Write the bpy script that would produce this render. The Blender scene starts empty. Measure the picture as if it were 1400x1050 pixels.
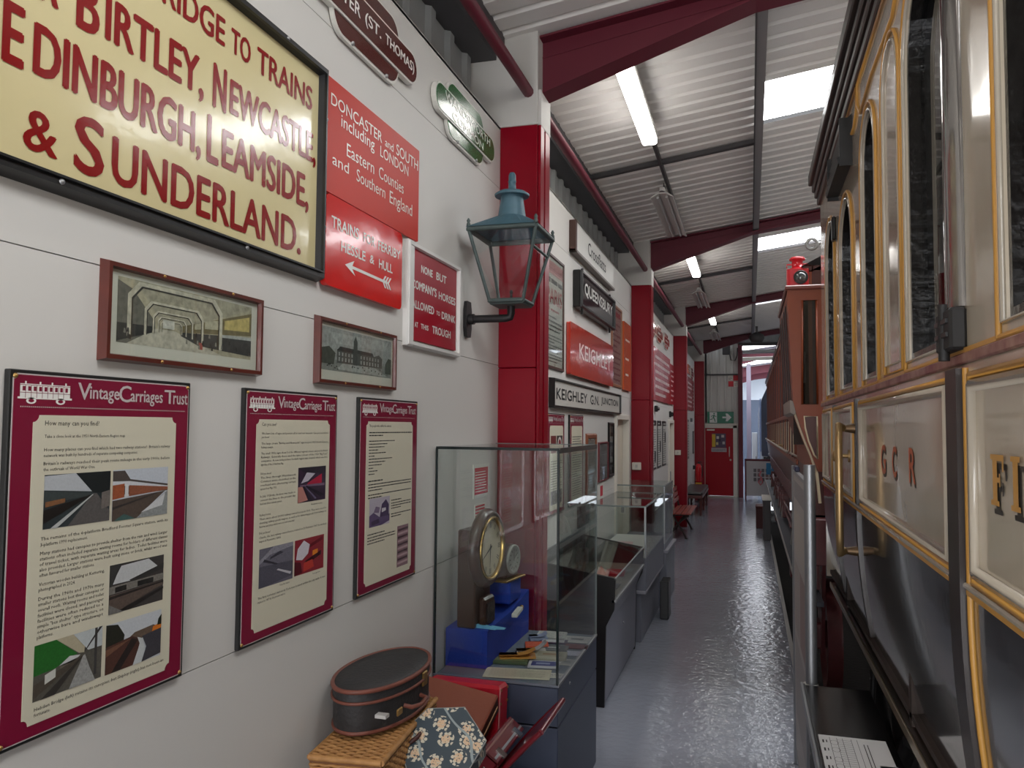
import bpy, math, random
from mathutils import Matrix, Vector
R = random.Random(7)
SC = bpy.context.scene
COL = SC.collection
PI = math.pi

# ------------------------------------------------------------------ camera
def camera():
    yaw, pitch, roll, h, fpx = 0.2880, 0.0530, 0.0085, 2.03, 1100.0
    f = Vector((-math.sin(yaw) * math.cos(pitch), math.cos(yaw) * math.cos(pitch), math.sin(pitch)))
    r = Vector((math.cos(yaw), math.sin(yaw), 0.0))
    u = r.cross(f)
    r2 = r * math.cos(roll) + u * math.sin(roll)
    u2 = u * math.cos(roll) - r * math.sin(roll)
    cd = bpy.data.cameras.new('camera')
    cd.sensor_fit = 'HORIZONTAL'
    cd.sensor_width = 36.0
    cd.lens = 36.0 * fpx / 1400.0
    cd.clip_start = 0.02
    co = bpy.data.objects.new('camera', cd)
    COL.objects.link(co)
    m = Matrix((r2, u2, -f)).transposed().to_4x4()
    m.translation = (0, 0, h)
    co.matrix_world = m
    SC.camera = co
camera()

# ------------------------------------------------------------------ world, exposure
w = bpy.data.worlds.new('world')
SC.world = w
w.use_nodes = True
w.node_tree.nodes['Background'].inputs[0].default_value = (0.86, 0.92, 1.0, 1)
w.node_tree.nodes['Background'].inputs[1].default_value = 1.0
SC.view_settings.view_transform = 'Standard'
SC.view_settings.look = 'None'
SC.view_settings.gamma = 1.0
SC.view_settings.use_curve_mapping = False
SC.view_settings.exposure = 0.78
SKY_E = 7.5        # rooflight sheets
TUBE_E = 7.0      # fluorescent lamps

# ------------------------------------------------------------------ materials
def lin(c):
    c = c / 255.0
    return c / 12.92 if c <= 0.04045 else ((c + 0.055) / 1.055) ** 2.4
MATS = {}
def M(name, rgb=(200, 200, 200), rough=0.5, metal=0.0, coat=0.0, bump=0.0, bscale=40.0, var=0.0, vscale=8.0, rgb2=None, spec=0.5):
    """procedural material: base colour (sRGB 0-255), optional noise mix towards rgb2 and noise bump"""
    if name in MATS:
        return MATS[name]
    m = bpy.data.materials.new(name)
    m.use_nodes = True
    nt = m.node_tree
    b = nt.nodes['Principled BSDF']
    c = tuple(lin(v) for v in rgb) + (1,)
    b.inputs['Base Color'].default_value = c
    b.inputs['Roughness'].default_value = rough
    b.inputs['Metallic'].default_value = metal
    b.inputs['Specular IOR Level'].default_value = spec
    if coat:
        b.inputs['Coat Weight'].default_value = coat
        b.inputs['Coat Roughness'].default_value = 0.06
    if var or bump:
        tc = nt.nodes.new('ShaderNodeTexCoord')
    if var:
        n = nt.nodes.new('ShaderNodeTexNoise')
        n.inputs['Scale'].default_value = vscale
        n.inputs['Detail'].default_value = 6
        nt.links.new(tc.outputs['Object'], n.inputs['Vector'])
        rp = nt.nodes.new('ShaderNodeMapRange')
        rp.inputs[1].default_value = 0.35
        rp.inputs[2].default_value = 0.7
        rp.inputs[3].default_value = 0.0
        rp.inputs[4].default_value = var
        nt.links.new(n.outputs['Fac'], rp.inputs[0])
        mx = nt.nodes.new('ShaderNodeMix')
        mx.data_type = 'RGBA'
        c2 = rgb2 or tuple(v * 0.6 for v in rgb)
        mx.inputs[6].default_value = c
        mx.inputs[7].default_value = tuple(lin(v) for v in c2) + (1,)
        nt.links.new(rp.outputs[0], mx.inputs[0])
        nt.links.new(mx.outputs[2], b.inputs['Base Color'])
    if bump:
        n2 = nt.nodes.new('ShaderNodeTexNoise')
        n2.inputs['Scale'].default_value = bscale
        n2.inputs['Detail'].default_value = 3
        nt.links.new(tc.outputs['Object'], n2.inputs['Vector'])
        bp = nt.nodes.new('ShaderNodeBump')
        bp.inputs['Strength'].default_value = bump
        bp.inputs['Distance'].default_value = 0.02
        nt.links.new(n2.outputs['Fac'], bp.inputs['Height'])
        nt.links.new(bp.outputs[0], b.inputs['Normal'])
        if coat:
            nt.links.new(bp.outputs[0], b.inputs['Coat Normal'])
    MATS[name] = m
    return m
def EM(name, rgb, s):
    if name in MATS:
        return MATS[name]
    m = bpy.data.materials.new(name)
    m.use_nodes = True
    b = m.node_tree.nodes['Principled BSDF']
    b.inputs['Base Color'].default_value = (0.8, 0.8, 0.8, 1)
    b.inputs['Emission Color'].default_value = tuple(lin(v) for v in rgb) + (1,)
    b.inputs['Emission Strength'].default_value = s
    MATS[name] = m
    return m
def GLASS(name, tint=(0.96, 0.98, 0.97), base=0.04, top=0.96):
    """thin pane: clear with mirror reflection that rises towards grazing view (same from both sides)"""
    if name in MATS:
        return MATS[name]
    m = bpy.data.materials.new(name)
    m.use_nodes = True
    nt = m.node_tree
    nt.nodes.remove(nt.nodes['Principled BSDF'])
    out = nt.nodes['Material Output']
    tr = nt.nodes.new('ShaderNodeBsdfTransparent')
    tr.inputs[0].default_value = tint + (1,)
    gl = nt.nodes.new('ShaderNodeBsdfGlossy')
    gl.inputs['Roughness'].default_value = 0.01
    lw = nt.nodes.new('ShaderNodeLayerWeight')
    lw.inputs[0].default_value = 0.5
    p = nt.nodes.new('ShaderNodeMath'); p.operation = 'POWER'
    p.inputs[1].default_value = 5
    nt.links.new(lw.outputs['Facing'], p.inputs[0])
    ma = nt.nodes.new('ShaderNodeMath'); ma.operation = 'MULTIPLY_ADD'
    ma.inputs[1].default_value = top - base
    ma.inputs[2].default_value = base
    nt.links.new(p.outputs[0], ma.inputs[0])
    mx = nt.nodes.new('ShaderNodeMixShader')
    nt.links.new(ma.outputs[0], mx.inputs[0])
    nt.links.new(tr.outputs[0], mx.inputs[1])
    nt.links.new(gl.outputs[0], mx.inputs[2])
    nt.links.new(mx.outputs[0], out.inputs[0])
    MATS[name] = m
    return m
def C(r, g, b, rough=0.55):
    """flat print colour"""
    return M('print_%02x%02x%02x_%d' % (int(r), int(g), int(b), int(rough * 100)), (r, g, b), rough)

WALLW = M('white_wall_paint', (217, 214, 209), 0.55, var=0.10, vscale=1.2, rgb2=(203, 200, 195))
SEAM = M('panel_joint', (120, 118, 114), 0.8)
RED = M('gloss_red_paint', (140, 3, 29), 0.30, bump=0.03, bscale=9, spec=.28)
BURG = M('burgundy_steel_paint', (104, 28, 46), 0.5)
STEEL = M('galvanised_steel', (170, 170, 170), 0.45, metal=0.7)
DGREY = M('dark_steel', (70, 68, 70), 0.55)
BLACK = M('black_paint', (22, 21, 22), 0.35)
MATTEBLACK = M('matt_black', (14, 14, 15), 0.85)
CREAMW = M('cream_white_paint', (232, 226, 214), 0.45)
BRASS = M('aged_brass', (176, 140, 84), 0.35, metal=0.85)
CHROME = M('chrome', (200, 200, 205), 0.12, metal=1.0)
ALU = M('aluminium', (158, 160, 163), 0.45, metal=0.8)
PAPER = M('paper_white', (226, 224, 216), 0.7)
INK = M('ink_black', (28, 28, 30), 0.6)
GL = GLASS('clear_glass')
GLG = GLASS('showcase_glass', (0.94, 0.965, 0.955), 0.06, 0.9)
GLEDGE = M('glass_edge_green', (26, 36, 36), 0.15)

# ------------------------------------------------------------------ mesh builder
class MB:
    def __init__(s):
        s.v = []; s.f = []; s.mi = []; s.sm = []; s.mats = []
    def m(s, mat):
        if mat not in s.mats:
            s.mats.append(mat)
        return s.mats.index(mat)
    def add(s, verts, faces, mat, smooth=False):
        o = len(s.v); k = s.m(mat)
        s.v.extend(Vector(p) for p in verts)
        for f in faces:
            s.f.append([i + o for i in f]); s.mi.append(k); s.sm.append(smooth)
        return s
    def box(s, x0, x1, y0, y1, z0, z1, mat, bev=0.0):
        if x1 < x0: x0, x1 = x1, x0
        if y1 < y0: y0, y1 = y1, y0
        if z1 < z0: z0, z1 = z1, z0
        if bev <= 0:
            v = [(x0, y0, z0), (x1, y0, z0), (x1, y1, z0), (x0, y1, z0), (x0, y0, z1), (x1, y0, z1), (x1, y1, z1), (x0, y1, z1)]
            return s.add(v, [(0, 3, 2, 1), (4, 5, 6, 7), (0, 1, 5, 4), (1, 2, 6, 5), (2, 3, 7, 6), (3, 0, 4, 7)], mat)
        b = min(bev, (x1 - x0) * .45, (y1 - y0) * .45, (z1 - z0) * .45)
        v = []; idx = {}
        X = (x0, x1); Y = (y0, y1); Z = (z0, z1)
        for i in (0, 1):
            for j in (0, 1):
                for k in (0, 1):
                    sx, sy, sz = (1 - 2 * i) * b, (1 - 2 * j) * b, (1 - 2 * k) * b
                    for a, p in enumerate(((X[i], Y[j] + sy, Z[k] + sz), (X[i] + sx, Y[j], Z[k] + sz), (X[i] + sx, Y[j] + sy, Z[k]))):
                        idx[i, j, k, a] = len(v); v.append(p)
        c = Vector(((x0 + x1) / 2, (y0 + y1) / 2, (z0 + z1) / 2))
        F = []
        def q(*ks):
            ids = [idx[k] for k in ks]
            P = [Vector(v[i]) for i in ids]
            n = (P[1] - P[0]).cross(P[2] - P[0])
            cc = sum(P, Vector()) / len(P)
            F.append(ids if n.dot(cc - c) > 0 else ids[::-1])
        for i in (0, 1):
            q((i, 0, 0, 0), (i, 1, 0, 0), (i, 1, 1, 0), (i, 0, 1, 0))
            q((0, i, 0, 1), (1, i, 0, 1), (1, i, 1, 1), (0, i, 1, 1))
            q((0, 0, i, 2), (1, 0, i, 2), (1, 1, i, 2), (0, 1, i, 2))
            for j in (0, 1):
                q((i, j, 0, 0), (i, j, 1, 0), (i, j, 1, 1), (i, j, 0, 1))
                q((i, 0, j, 0), (i, 1, j, 0), (i, 1, j, 2), (i, 0, j, 2))
                q((0, i, j, 1), (1, i, j, 1), (1, i, j, 2), (0, i, j, 2))
                for k in (0, 1):
                    q((i, j, k, 0), (i, j, k, 1), (i, j, k, 2))
        return s.add(v, F, mat)
    def poly(s, pts, mat):
        return s.add(pts, [list(range(len(pts)))], mat)
    def rect(s, x0, x1, y0, y1, z, mat):
        return s.poly([(x0, y0, z), (x1, y0, z), (x1, y1, z), (x0, y1, z)], mat)
    def prism(s, pts, ext, mat, smooth=False):
        n = len(pts); e = Vector(ext)
        a = [Vector(p) for p in pts]; b = [p + e for p in a]
        s.add(a, [list(range(n))[::-1]], mat); s.add(b, [list(range(n))], mat)
        s.add(a + b, [(i, (i + 1) % n, n + (i + 1) % n, n + i) for i in range(n)], mat, smooth)
        return s
    def tube(s, path, r, mat, n=8, closed=False, caps=True):
        P = [Vector(p) for p in path]; L = len(P); rings = []
        rr = r if isinstance(r, (list, tuple)) else [r] * L
        ref = None
        for i in range(L):
            if closed:
                t = P[(i + 1) % L] - P[i - 1]
            else:
                t = P[min(i + 1, L - 1)] - P[max(i - 1, 0)]
            t.normalize()
            if ref is None:
                ref = Vector((0, 0, 1)) if abs(t.z) < 0.9 else Vector((1, 0, 0))
            a = ref - t * ref.dot(t)
            if a.length < 1e-4:
                a = Vector((0, 1, 0)) - t * t.y
            a.normalize(); ref = a; b = t.cross(a)
            rings.append([P[i] + (a * math.cos(2 * PI * k / n) + b * math.sin(2 * PI * k / n)) * rr[i] for k in range(n)])
        v = [p for g in rings for p in g]
        F = []
        for i in range(L if closed else L - 1):
            j = (i + 1) % L
            for k in range(n):
                F.append((i * n + k, i * n + (k + 1) % n, j * n + (k + 1) % n, j * n + k))
        s.add(v, F, mat, True)
        if caps and not closed:
            s.add(rings[0], [list(range(n))[::-1]], mat); s.add(rings[-1], [list(range(n))], mat)
        return s
    def cyl(s, p0, p1, r0, mat, r1=None, n=20, smooth=True):
        return s.tube([p0, p1], [r0, r0 if r1 is None else r1], mat, n)
    def lathe(s, prof, mat, n=28, c=(0, 0, 0), sx=1.0, sy=1.0, smooth=True, caps=True):
        v = []; F = []
        for (r, z) in prof:
            for k in range(n):
                a = 2 * PI * k / n
                v.append((c[0] + r * sx * math.cos(a), c[1] + r * sy * math.sin(a), c[2] + z))
        L = len(prof)
        for i in range(L - 1):
            for k in range(n):
                F.append((i * n + k, i * n + (k + 1) % n, (i + 1) * n + (k + 1) % n, (i + 1) * n + k))
        s.add(v, F, mat, smooth)
        if not caps: return s
        if prof[0][0] > 1e-5: s.add(v[:n], [list(range(n))[::-1]], mat)
        if prof[-1][0] > 1e-5: s.add(v[-n:], [list(range(n))], mat)
        return s
    def grid(s, fn, nu, nv, mat, smooth=True, flip=False):
        v = [fn(i / nu, j / nv) for i in range(nu + 1) for j in range(nv + 1)]
        F = []
        for i in range(nu):
            for j in range(nv):
                a = i * (nv + 1) + j
                q = (a, a + 1, a + nv + 2, a + nv + 1)
                F.append(q[::-1] if flip else q)
        return s.add(v, F, mat, smooth)
    def merge(s, o, mx=None):
        off = len(s.v)
        s.v.extend((mx @ p if mx else p.copy()) for p in o.v)
        for f, k, sm in zip(o.f, o.mi, o.sm):
            s.f.append([i + off for i in f]); s.mi.append(s.m(o.mats[k])); s.sm.append(sm)
        return s
    def xf(s, mx):
        s.v = [mx @ p for p in s.v]; return s
    def curve2d(s, cu, mat, depth, box=None, z=0.0):
        ob = bpy.data.objects.new('tmp', cu)
        me = ob.to_mesh()
        vs = [v.co.copy() for v in me.vertices]
        fs = [list(p.vertices) for p in me.polygons]
        ob.to_mesh_clear()
        bpy.data.objects.remove(ob); bpy.data.curves.remove(cu)
        if not vs: return s
        if box:
            x0, x1, y0, y1 = box
            ax = min(p.x for p in vs); bx = max(p.x for p in vs); ay = min(p.y for p in vs); by = max(p.y for p in vs)
            sx = (x1 - x0) / max(bx - ax, 1e-6); sy = (y1 - y0) / max(by - ay, 1e-6)
            vs = [Vector((x0 + (p.x - ax) * sx, y0 + (p.y - ay) * sy, p.z + z)) for p in vs]
        else:
            vs = [Vector((p.x, p.y, p.z + z)) for p in vs]
        return s.add(vs, fs, mat)
    def text(s, t, x0, x1, y0, y1, z, mat, bold=0.0, depth=0.0, res=3, space=1.0, shear=0.0):
        """lettering stretched into the box x0..x1, y0..y1"""
        cu = bpy.data.curves.new('tmp', 'FONT')
        cu.body = t; cu.size = 1.0; cu.resolution_u = res; cu.extrude = 0.0
        cu.space_character = space; cu.shear = shear
        o = MB()
        hgt = y1 - y0; bx, by = bold * hgt * .9, bold * hgt * .6
        one = MB().curve2d(cu, mat, 0, (x0 + bx, x1 - bx, y0 + by, y1 - by), z)
        if bold <= 0: o = one
        else:
            for k, (dx, dy) in enumerate(((-bx, 0), (bx, 0), (0, by), (0, -by))): o.merge(one, Matrix.Translation((dx, dy, k * .00008)))
        if depth and o.v:
            # raised letters: add skirts on boundary edges
            cnt = {}
            for f in o.f:
                for i in range(len(f)):
                    e = (f[i], f[(i + 1) % len(f)])
                    key = (min(e), max(e))
                    cnt.setdefault(key, []).append(e)
            top = [p + Vector((0, 0, depth)) for p in o.v]
            n = len(o.v)
            sk = MB(); sk.add(top + o.v, [], mat)
            F = [f for f in o.f]
            for key, es in cnt.items():
                if len(es) == 1:
                    a, b = es[0]
                    F.append([b, a, n + a, n + b])
            s.add(top + o.v, F, mat)
            return s
        return s.merge(o)
    def line(s, t, x, y, h, z, mat, wmax=None, bold=0.0, just=None, align='L'):
        """one line of lettering with letter height h (cap height), natural width; just= exact width"""
        cu = bpy.data.curves.new('tmp', 'FONT')
        cu.body = t; cu.size = 1.0; cu.resolution_u = 1
        o = MB(); o.curve2d(cu, mat, 0, None, 0)
        if not o.v: return s
        sc = h / 0.72
        ax = min(p.x for p in o.v); bx = max(p.x for p in o.v)
        wd = (bx - ax) * sc
        kx = sc
        if just: kx = just / (bx - ax)
        elif wmax and wd > wmax: kx = wmax / (bx - ax)
        wd = (bx - ax) * kx
        xo = x if align == 'L' else (x - wd / 2 if align == 'C' else x - wd)
        s.add([(xo + (p.x - ax) * kx, y + p.y * sc, z) for p in o.v], o.f, mat)
        return s
    def plate(s, outer, holes, z0, z1, mat):
        """flat plate with holes, in the xy plane, thickness z0..z1"""
        cu = bpy.data.curves.new('tmp', 'CURVE')
        cu.dimensions = '2D'; cu.fill_mode = 'BOTH'; cu.extrude = (z1 - z0) / 2
        for pts in [outer] + list(holes):
            sp = cu.splines.new('POLY'); sp.points.add(len(pts) - 1)
            for p, q in zip(sp.points, pts): p.co = (q[0], q[1], 0, 1)
            sp.use_cyclic_u = True
        return s.curve2d(cu, mat, 0, None, (z0 + z1) / 2)
    def build(s, name, parent=None, kind=None, loc=None):
        me = bpy.data.meshes.new(name)
        me.from_pydata([tuple(p) for p in s.v], [], s.f)
        for m in s.mats: me.materials.append(m)
        for p, k, sm in zip(me.polygons, s.mi, s.sm):
            p.material_index = k; p.use_smooth = sm
        me.update()
        o = bpy.data.objects.new(name, me)
        COL.objects.link(o)
        if parent: o.parent = parent
        if kind: o['kind'] = kind
        if loc: o.location = loc
        return o

def tag(o, label, cat, group=None):
    o['label'] = label; o['category'] = cat
    if group: o['group'] = group
    return o
def empty(name, label, cat, loc=(0, 0, 0), rz=0.0, group=None, mx=None):
    o = bpy.data.objects.new(name, None)
    o.empty_display_size = 0.1
    COL.objects.link(o)
    if mx is not None: o.matrix_world = mx
    else:
        o.location = loc; o.rotation_euler = (0, 0, rz)
    return tag(o, label, cat, group)
def struct(name, mb):
    return mb.build(name, None, 'structure')
def wallM(y, z, x=-1.53):
    """frame on the left wall: local x along the wall, local y up, local z out of the wall"""
    return Matrix(((0, 0, 1, x), (1, 0, 0, y), (0, 1, 0, z), (0, 0, 0, 1)))
def sideM(y, z, x):
    """frame on the carriage sides: local x towards the camera, y up, z towards the aisle"""
    return Matrix(((0, 0, -1, x), (-1, 0, 0, y), (0, 1, 0, z), (0, 0, 0, 1)))
def endM(x, y, z):
    """frame facing back down the aisle towards the camera: local x right, y up, z towards the camera"""
    return Matrix(((1, 0, 0, x), (0, 0, -1, y), (0, 1, 0, z), (0, 0, 0, 1)))
def copy_tree(o, loc=None, parent=None, label=None):
    c = o.copy(); COL.objects.link(c)
    if parent: c.parent = parent
    if loc is not None: c.location = loc
    if label: c['label'] = label
    for ch in list(o.children): copy_tree(ch, None, c)
    return c
def arc(cx, cy, r, a0, a1, n=8):
    return [(cx + r * math.cos(math.radians(a0 + (a1 - a0) * i / n)), cy + r * math.sin(math.radians(a0 + (a1 - a0) * i / n))) for i in range(n + 1)]
def rrect(x0, x1, y0, y1, r, n=5):
    return arc(x1 - r, y0 + r, r, -90, 0, n) + arc(x1 - r, y1 - r, r, 0, 90, n) + arc(x0 + r, y1 - r, r, 90, 180, n) + arc(x0 + r, y0 + r, r, 180, 270, n)
def p3(pts, z=0.0): return [(p[0], p[1], z) for p in pts]
# ================================================================== SETTING
ROOF = lambda x: 4.74 + 0.14 * x
PIL = [4.85, 10.81, 17.0, 23.6]
YE = 24.9     # end wall
# floor: painted concrete aisle, dropped dark track bed to the right
FLOORM = M('blue_grey_floor_paint', (142, 146, 157), 0.13, bump=0.30, bscale=15, var=0.35, vscale=2.2, rgb2=(126, 130, 143))
struct('floor', MB().box(-1.72, 0.365, -6, 46, -0.1, 0, FLOORM).box(0.365, 5.2, YE, 46, -0.1, 0, FLOORM))
TB = M('track_bed_dark', (44, 41, 40), 0.9, bump=0.6, bscale=30)
struct('trim_1', MB().box(0.365, 5.2, -6, YE, -0.45, -0.35, TB))
struct('trim_2', MB().box(0.335, 0.372, -6, YE, -0.35, 0.006, M('pale_floor_edge', (170, 168, 165), 0.5)))
# left wall, boards with open joints around two doorways
b = MB()
b.box(-1.70, -1.60, -6, YE, 0, 3.95, SEAM)
rows = [(0, 0.19), (0.193, 1.328), (1.331, 2.416), (2.419, 3.55), (3.553, 3.95)]
doors = [(9.47, 10.42), (15.92, 16.78)]
for z0, z1 in rows:
    segs = []
    ys = [-6.0] + [y - 0.006 for y in ()] + [YE]
    cuts = []
    if z0 < 2.13:
        cuts = doors
    y = -6.0
    for a, c in cuts:
        segs.append((y, a)); y = c
    segs.append((y, YE))
    for a, c in segs:
        if cuts and z1 > 2.13 > z0:
            pass
        b.box(-1.60, -1.53, a, c, z0, z1, WALLW)
    if cuts and z1 > 2.13:
        for a, c in cuts: b.box(-1.60, -1.53, a, c, 2.13, z1, WALLW)
struct('wall_left', b)
# upper grey sheeting behind, vertical ribs
CLAD = M('grey_wall_sheeting', (150, 152, 152), 0.6)
def ribs(axis0, axis1, step, d, base, z0, z1, mat, along='y', sgn=1):
    prof = []
    a = axis0
    while a < axis1:
        prof += [(a, 0), (a + step * .62, 0), (a + step * .70, d), (a + step * .92, d)]
        a += step
    prof.append((min(a, axis1 + step), 0))
    v = []; F = []
    for (t, e) in prof:
        for z in (z0, z1):
            v.append((base + sgn * e, t, z) if along == 'y' else (t, base + sgn * e, z))
    for i in range(len(prof) - 1):
        F.append((2 * i, 2 * i + 2, 2 * i + 3, 2 * i + 1))
    return MB().add(v, F, mat)
b = ribs(-6, YE, 0.30, 0.03, -1.74, 3.9, 4.62, CLAD)
b.box(-1.70, -1.53, -6, YE, 3.935, 3.953, CREAMW)
struct('wall_left_upper', b)
# roof: ribbed white liner sheets, rooflight bays left open for the translucent sheets
LINER = M('white_roof_liner', (240, 236, 232), 0.5)
SKYL = [(-2.6, -1.6), (1.2, 2.2), (6.5, 7.42), (11.95, 12.95), (17.55, 18.45)]
def roofstrip(x0, x1, y0, y1):
    step = 0.2; prof = []; y = y0
    while y < y1 - 1e-6:
        e = min(y + step, y1)
        prof += [(y, 0), (y + (e - y) * .68, 0), (y + (e - y) * .74, .03), (y + (e - y) * .94, .03)]
        y = e
    prof.append((y1, 0))
    v = []; F = []
    for (t, e) in prof:
        v += [(x0, t, ROOF(x0) + e), (x1, t, ROOF(x1) + e)]
    for i in range(len(prof) - 1): F.append((2 * i, 2 * i + 1, 2 * i + 3, 2 * i + 2))
    return MB().add(v, F, LINER)
b = roofstrip(-1.78, 0.1, -6, 24.05)
y = -6
for a, c in SKYL:
    b.merge(roofstrip(0.1, 5.2, y, a)); y = c
b.merge(roofstrip(0.1, 5.2, y, 24.05))
b.box(-1.8, 5.2, -6, YE, 5.9, 5.95, DGREY)
struct('ceiling', b)
for i, (a, c) in enumerate(SKYL):
    b = MB().poly([(0.1, a, ROOF(.1) + .035), (0.1, c, ROOF(.1) + .035), (5.2, c, ROOF(5.2) + .035), (5.2, a, ROOF(5.2) + .035)][::1], EM('daylight_rooflight', (250, 253, 255), SKY_E))
    struct('window_%d' % (i + 1), b)
# far side and back walls
struct('wall_right', MB().box(5.2, 5.3, -6, YE, -0.4, 5.9, WALLW))
struct('wall_back', MB().box(-1.8, 5.3, -3.3, -3.2, -0.4, 5.9, WALLW))
# unseen glowing panel with cream bars, added behind the camera to brighten the low aisle
b = MB().poly([(-1.5, -3.17, .08), (.34, -3.17, .08), (.34, -3.17, 2.9), (-1.5, -3.17, 2.9)], EM('added_fill_glow', (250, 251, 255), 4.2))
for x in (-1.53, -.62, .30): b.box(x, x + .06, -3.19, -3.11, 0, 2.96, CREAMW)
b.box(-1.53, .36, -3.19, -3.11, 2.9, 2.96, CREAMW)
struct('window_7', b)
# steel columns boxed in: red below, white above
n = 3
for k, y in enumerate(PIL):
    y1 = y + 0.26
    b = MB()
    b.box(-1.53, -1.283, y, y1, 0, 2.398, RED, 0.004).box(-1.53, -1.283, y, y1, 2.402, 3.95, RED, 0.004)
    b.box(-1.283, -1.262, y + 0.012, y + 0.10, 0, 3.95, RED, 0.004).box(-1.283, -1.262, y + 0.13, y1 - 0.012, 0, 3.95, RED, 0.004)
    b.box(-1.74, -1.283, y, y1, 3.952, ROOF(-1.3) + .02, WALLW, 0.004)
    b.box(-1.283, -1.262, y + .012, y1, 3.95, 4.18, WALLW, 0.003)
    struct('trim_%d' % n, b); n += 1
# burgundy portal rafters: web, top and bottom flange
for y in PIL:
    ym = y + 0.13
    pts = [(-1.283, ROOF(-1.283) - .005), (5.2, ROOF(5.2) - .005), (5.2, ROOF(5.2) - .15), (0.05, ROOF(.05) - .135), (-1.283, 4.175)]
    b = MB().prism([(x, ym - .006, z) for x, z in pts][::-1], (0, .012, 0), BURG)
    for (x0, z0), (x1, z1) in (((-1.283, 4.175), (.05, ROOF(.05) - .135)), ((.05, ROOF(.05) - .135), (5.2, ROOF(5.2) - .15)), ((-1.283, ROOF(-1.283) - .015), (5.2, ROOF(5.2) - .015))):
        b.prism([(x0, y + .04, z0), (x1, y + .04, z1), (x1, y + .22, z1), (x0, y + .22, z0)], (0, 0, -.014), BURG)
    # stiffener line on the haunch web
    b.prism([(-1.283, ym - .012, 4.44), (.9, ym - .012, ROOF(.9) - .07), (.9, ym - .012, ROOF(.9) - .075), (-1.283, ym - .012, 4.43)], (0, .006, 0), BURG)
    struct('trim_%d' % n, b); n += 1
# burgundy side rail and dark eaves beam, running from bay to bay
ends = [-6.0] + [p for p in PIL] + [YE]
for i in range(len(ends) - 1):
    a = ends[i] + (0.26 if i else 0); c = ends[i + 1]
    b = MB().tube([(-1.345, a, 4.165), (-1.345, c, 4.165)], .036, BURG, 10)
    b.box(-1.385, -1.345, a, c, 4.17, 4.21, BURG)
    struct('trim_%d' % n, b); n += 1
    b = MB().box(-1.74, -1.56, a, c, 4.40, 4.50, DGREY).box(-1.60, -1.50, a, c - .02, 4.44, 4.54, DGREY)
    struct('trim_%d' % n, b); n += 1
# purlins along the building and sag bars across each bay
PURM = M('grey_purlin', (150, 148, 148), 0.5, metal=.3)
b = MB().box(.055, .125, -6, YE, ROOF(.1) - .125, ROOF(.1) + .0, PURM).box(.05, .06, -6, YE, ROOF(.1) - .14, ROOF(.1), DGREY)
struct('trim_%d' % n, b); n += 1
b = MB().box(2.6, 2.67, -6, YE, ROOF(2.6) - .13, ROOF(2.6), PURM)
struct('trim_%d' % n, b); n += 1
for y in (7.75, 13.9, 20.3):
    b = MB().prism([(-1.6, y - .03, ROOF(-1.6) - .01), (.06, y - .03, ROOF(.06) - .01), (.06, y - .03, ROOF(.06) - .05), (-1.6, y - .03, ROOF(-1.6) - .05)][::-1], (0, .06, 0), DGREY)
    struct('trim_%d' % n, b); n += 1
# doorways in the left wall: architrave, recessed leaf, closer
DOORC = M('cream_door_paint', (228, 216, 196), 0.4)
for i, (a, c) in enumerate(doors):
    b = MB()
    b.box(-1.66, -1.585, a, c, 0, 2.13, DOORC)
    b.box(-1.62, -1.50, a - .06, a + .004, 0, 2.19, CREAMW, .004).box(-1.62, -1.50, c - .004, c + .06, 0, 2.19, CREAMW, .004)
    b.box(-1.62, -1.50, a, c, 2.126, 2.19, CREAMW, .004)
    d = struct('door_%d' % (i + 1), b)
    MB().box(-1.62, -1.56, a + .08, a + .40, 2.03, 2.10, M('closer_brown', (92, 70, 58), .5), .004).build('door_closer', d)
    MB().box(-1.60, -1.55, c - .12, c - .10, .95, 1.15, ALU).build('door_handle', d)
# end wall: white ribbed sheeting left of the big opening, and above
ENDW = M('white_ribbed_sheet', (214, 212, 206), 0.55)
b = ribs(-1.6, -1.30, .21, .025, YE, 0, 5.1, ENDW, 'x', -1)
b.merge(ribs(-1.30, -.33, .21, .025, YE, 2.13, 5.1, ENDW, 'x', -1))
b.merge(ribs(-.45, -.33, .21, .02, YE, 0, 2.13, ENDW, 'x', -1))
b.box(-1.74, -.26, YE + .03, YE + .1, 2.1, 5.2, ENDW)
b.box(-.26, 5.2, YE + .03, YE + .1, 4.6, 5.6, ENDW).box(3.4, 5.2, YE + .03, YE + .1, 0, 4.6, ENDW)
struct('wall_far', b)
b = MB().box(-.34, -.21, YE - .14, YE + .1, 0, 4.62, BURG, .004).box(-.21, 3.4, YE - .05, YE + .1, 4.5, 4.6, BURG).box(-1.6, -.3, YE - .07, YE - .03, 3.62, 3.66, DGREY)
struct('trim_%d' % n, b); n += 1
# red fire door
b = MB()
b.box(-1.38, -1.30, YE - .10, YE + .02, 0, 2.13, CREAMW, .004).box(-.49, -.37, YE - .10, YE + .02, 0, 2.13, CREAMW, .004)
b.box(-1.42, -.35, YE - .10, YE + .02, 2.04, 2.18, CREAMW, .004)
b.box(-1.38, -.40, YE - .12, YE, 0, .03, CREAMW)
d3 = struct('door_3', b)
MB().box(-1.30, -.49, YE - .06, YE - .01, .04, 2.04, M('red_door_paint', (176, 4, 30), .4, spec=.25), .003).build('door_leaf', d3)
MB().tube([(-.60, YE - .07, 1.20), (-.60, YE - .12, 1.22), (-.60, YE - .12, 1.46), (-.60, YE - .07, 1.48)], .014, CREAMW, 8).build('pull_handle', d3)
MB().lathe([(.0, 0), (.03, 0), (.03, .02), (0, .025)], CREAMW, 14).xf(endM(-.57, YE - .06, 1.10)).build('lock_cover', d3)
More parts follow.
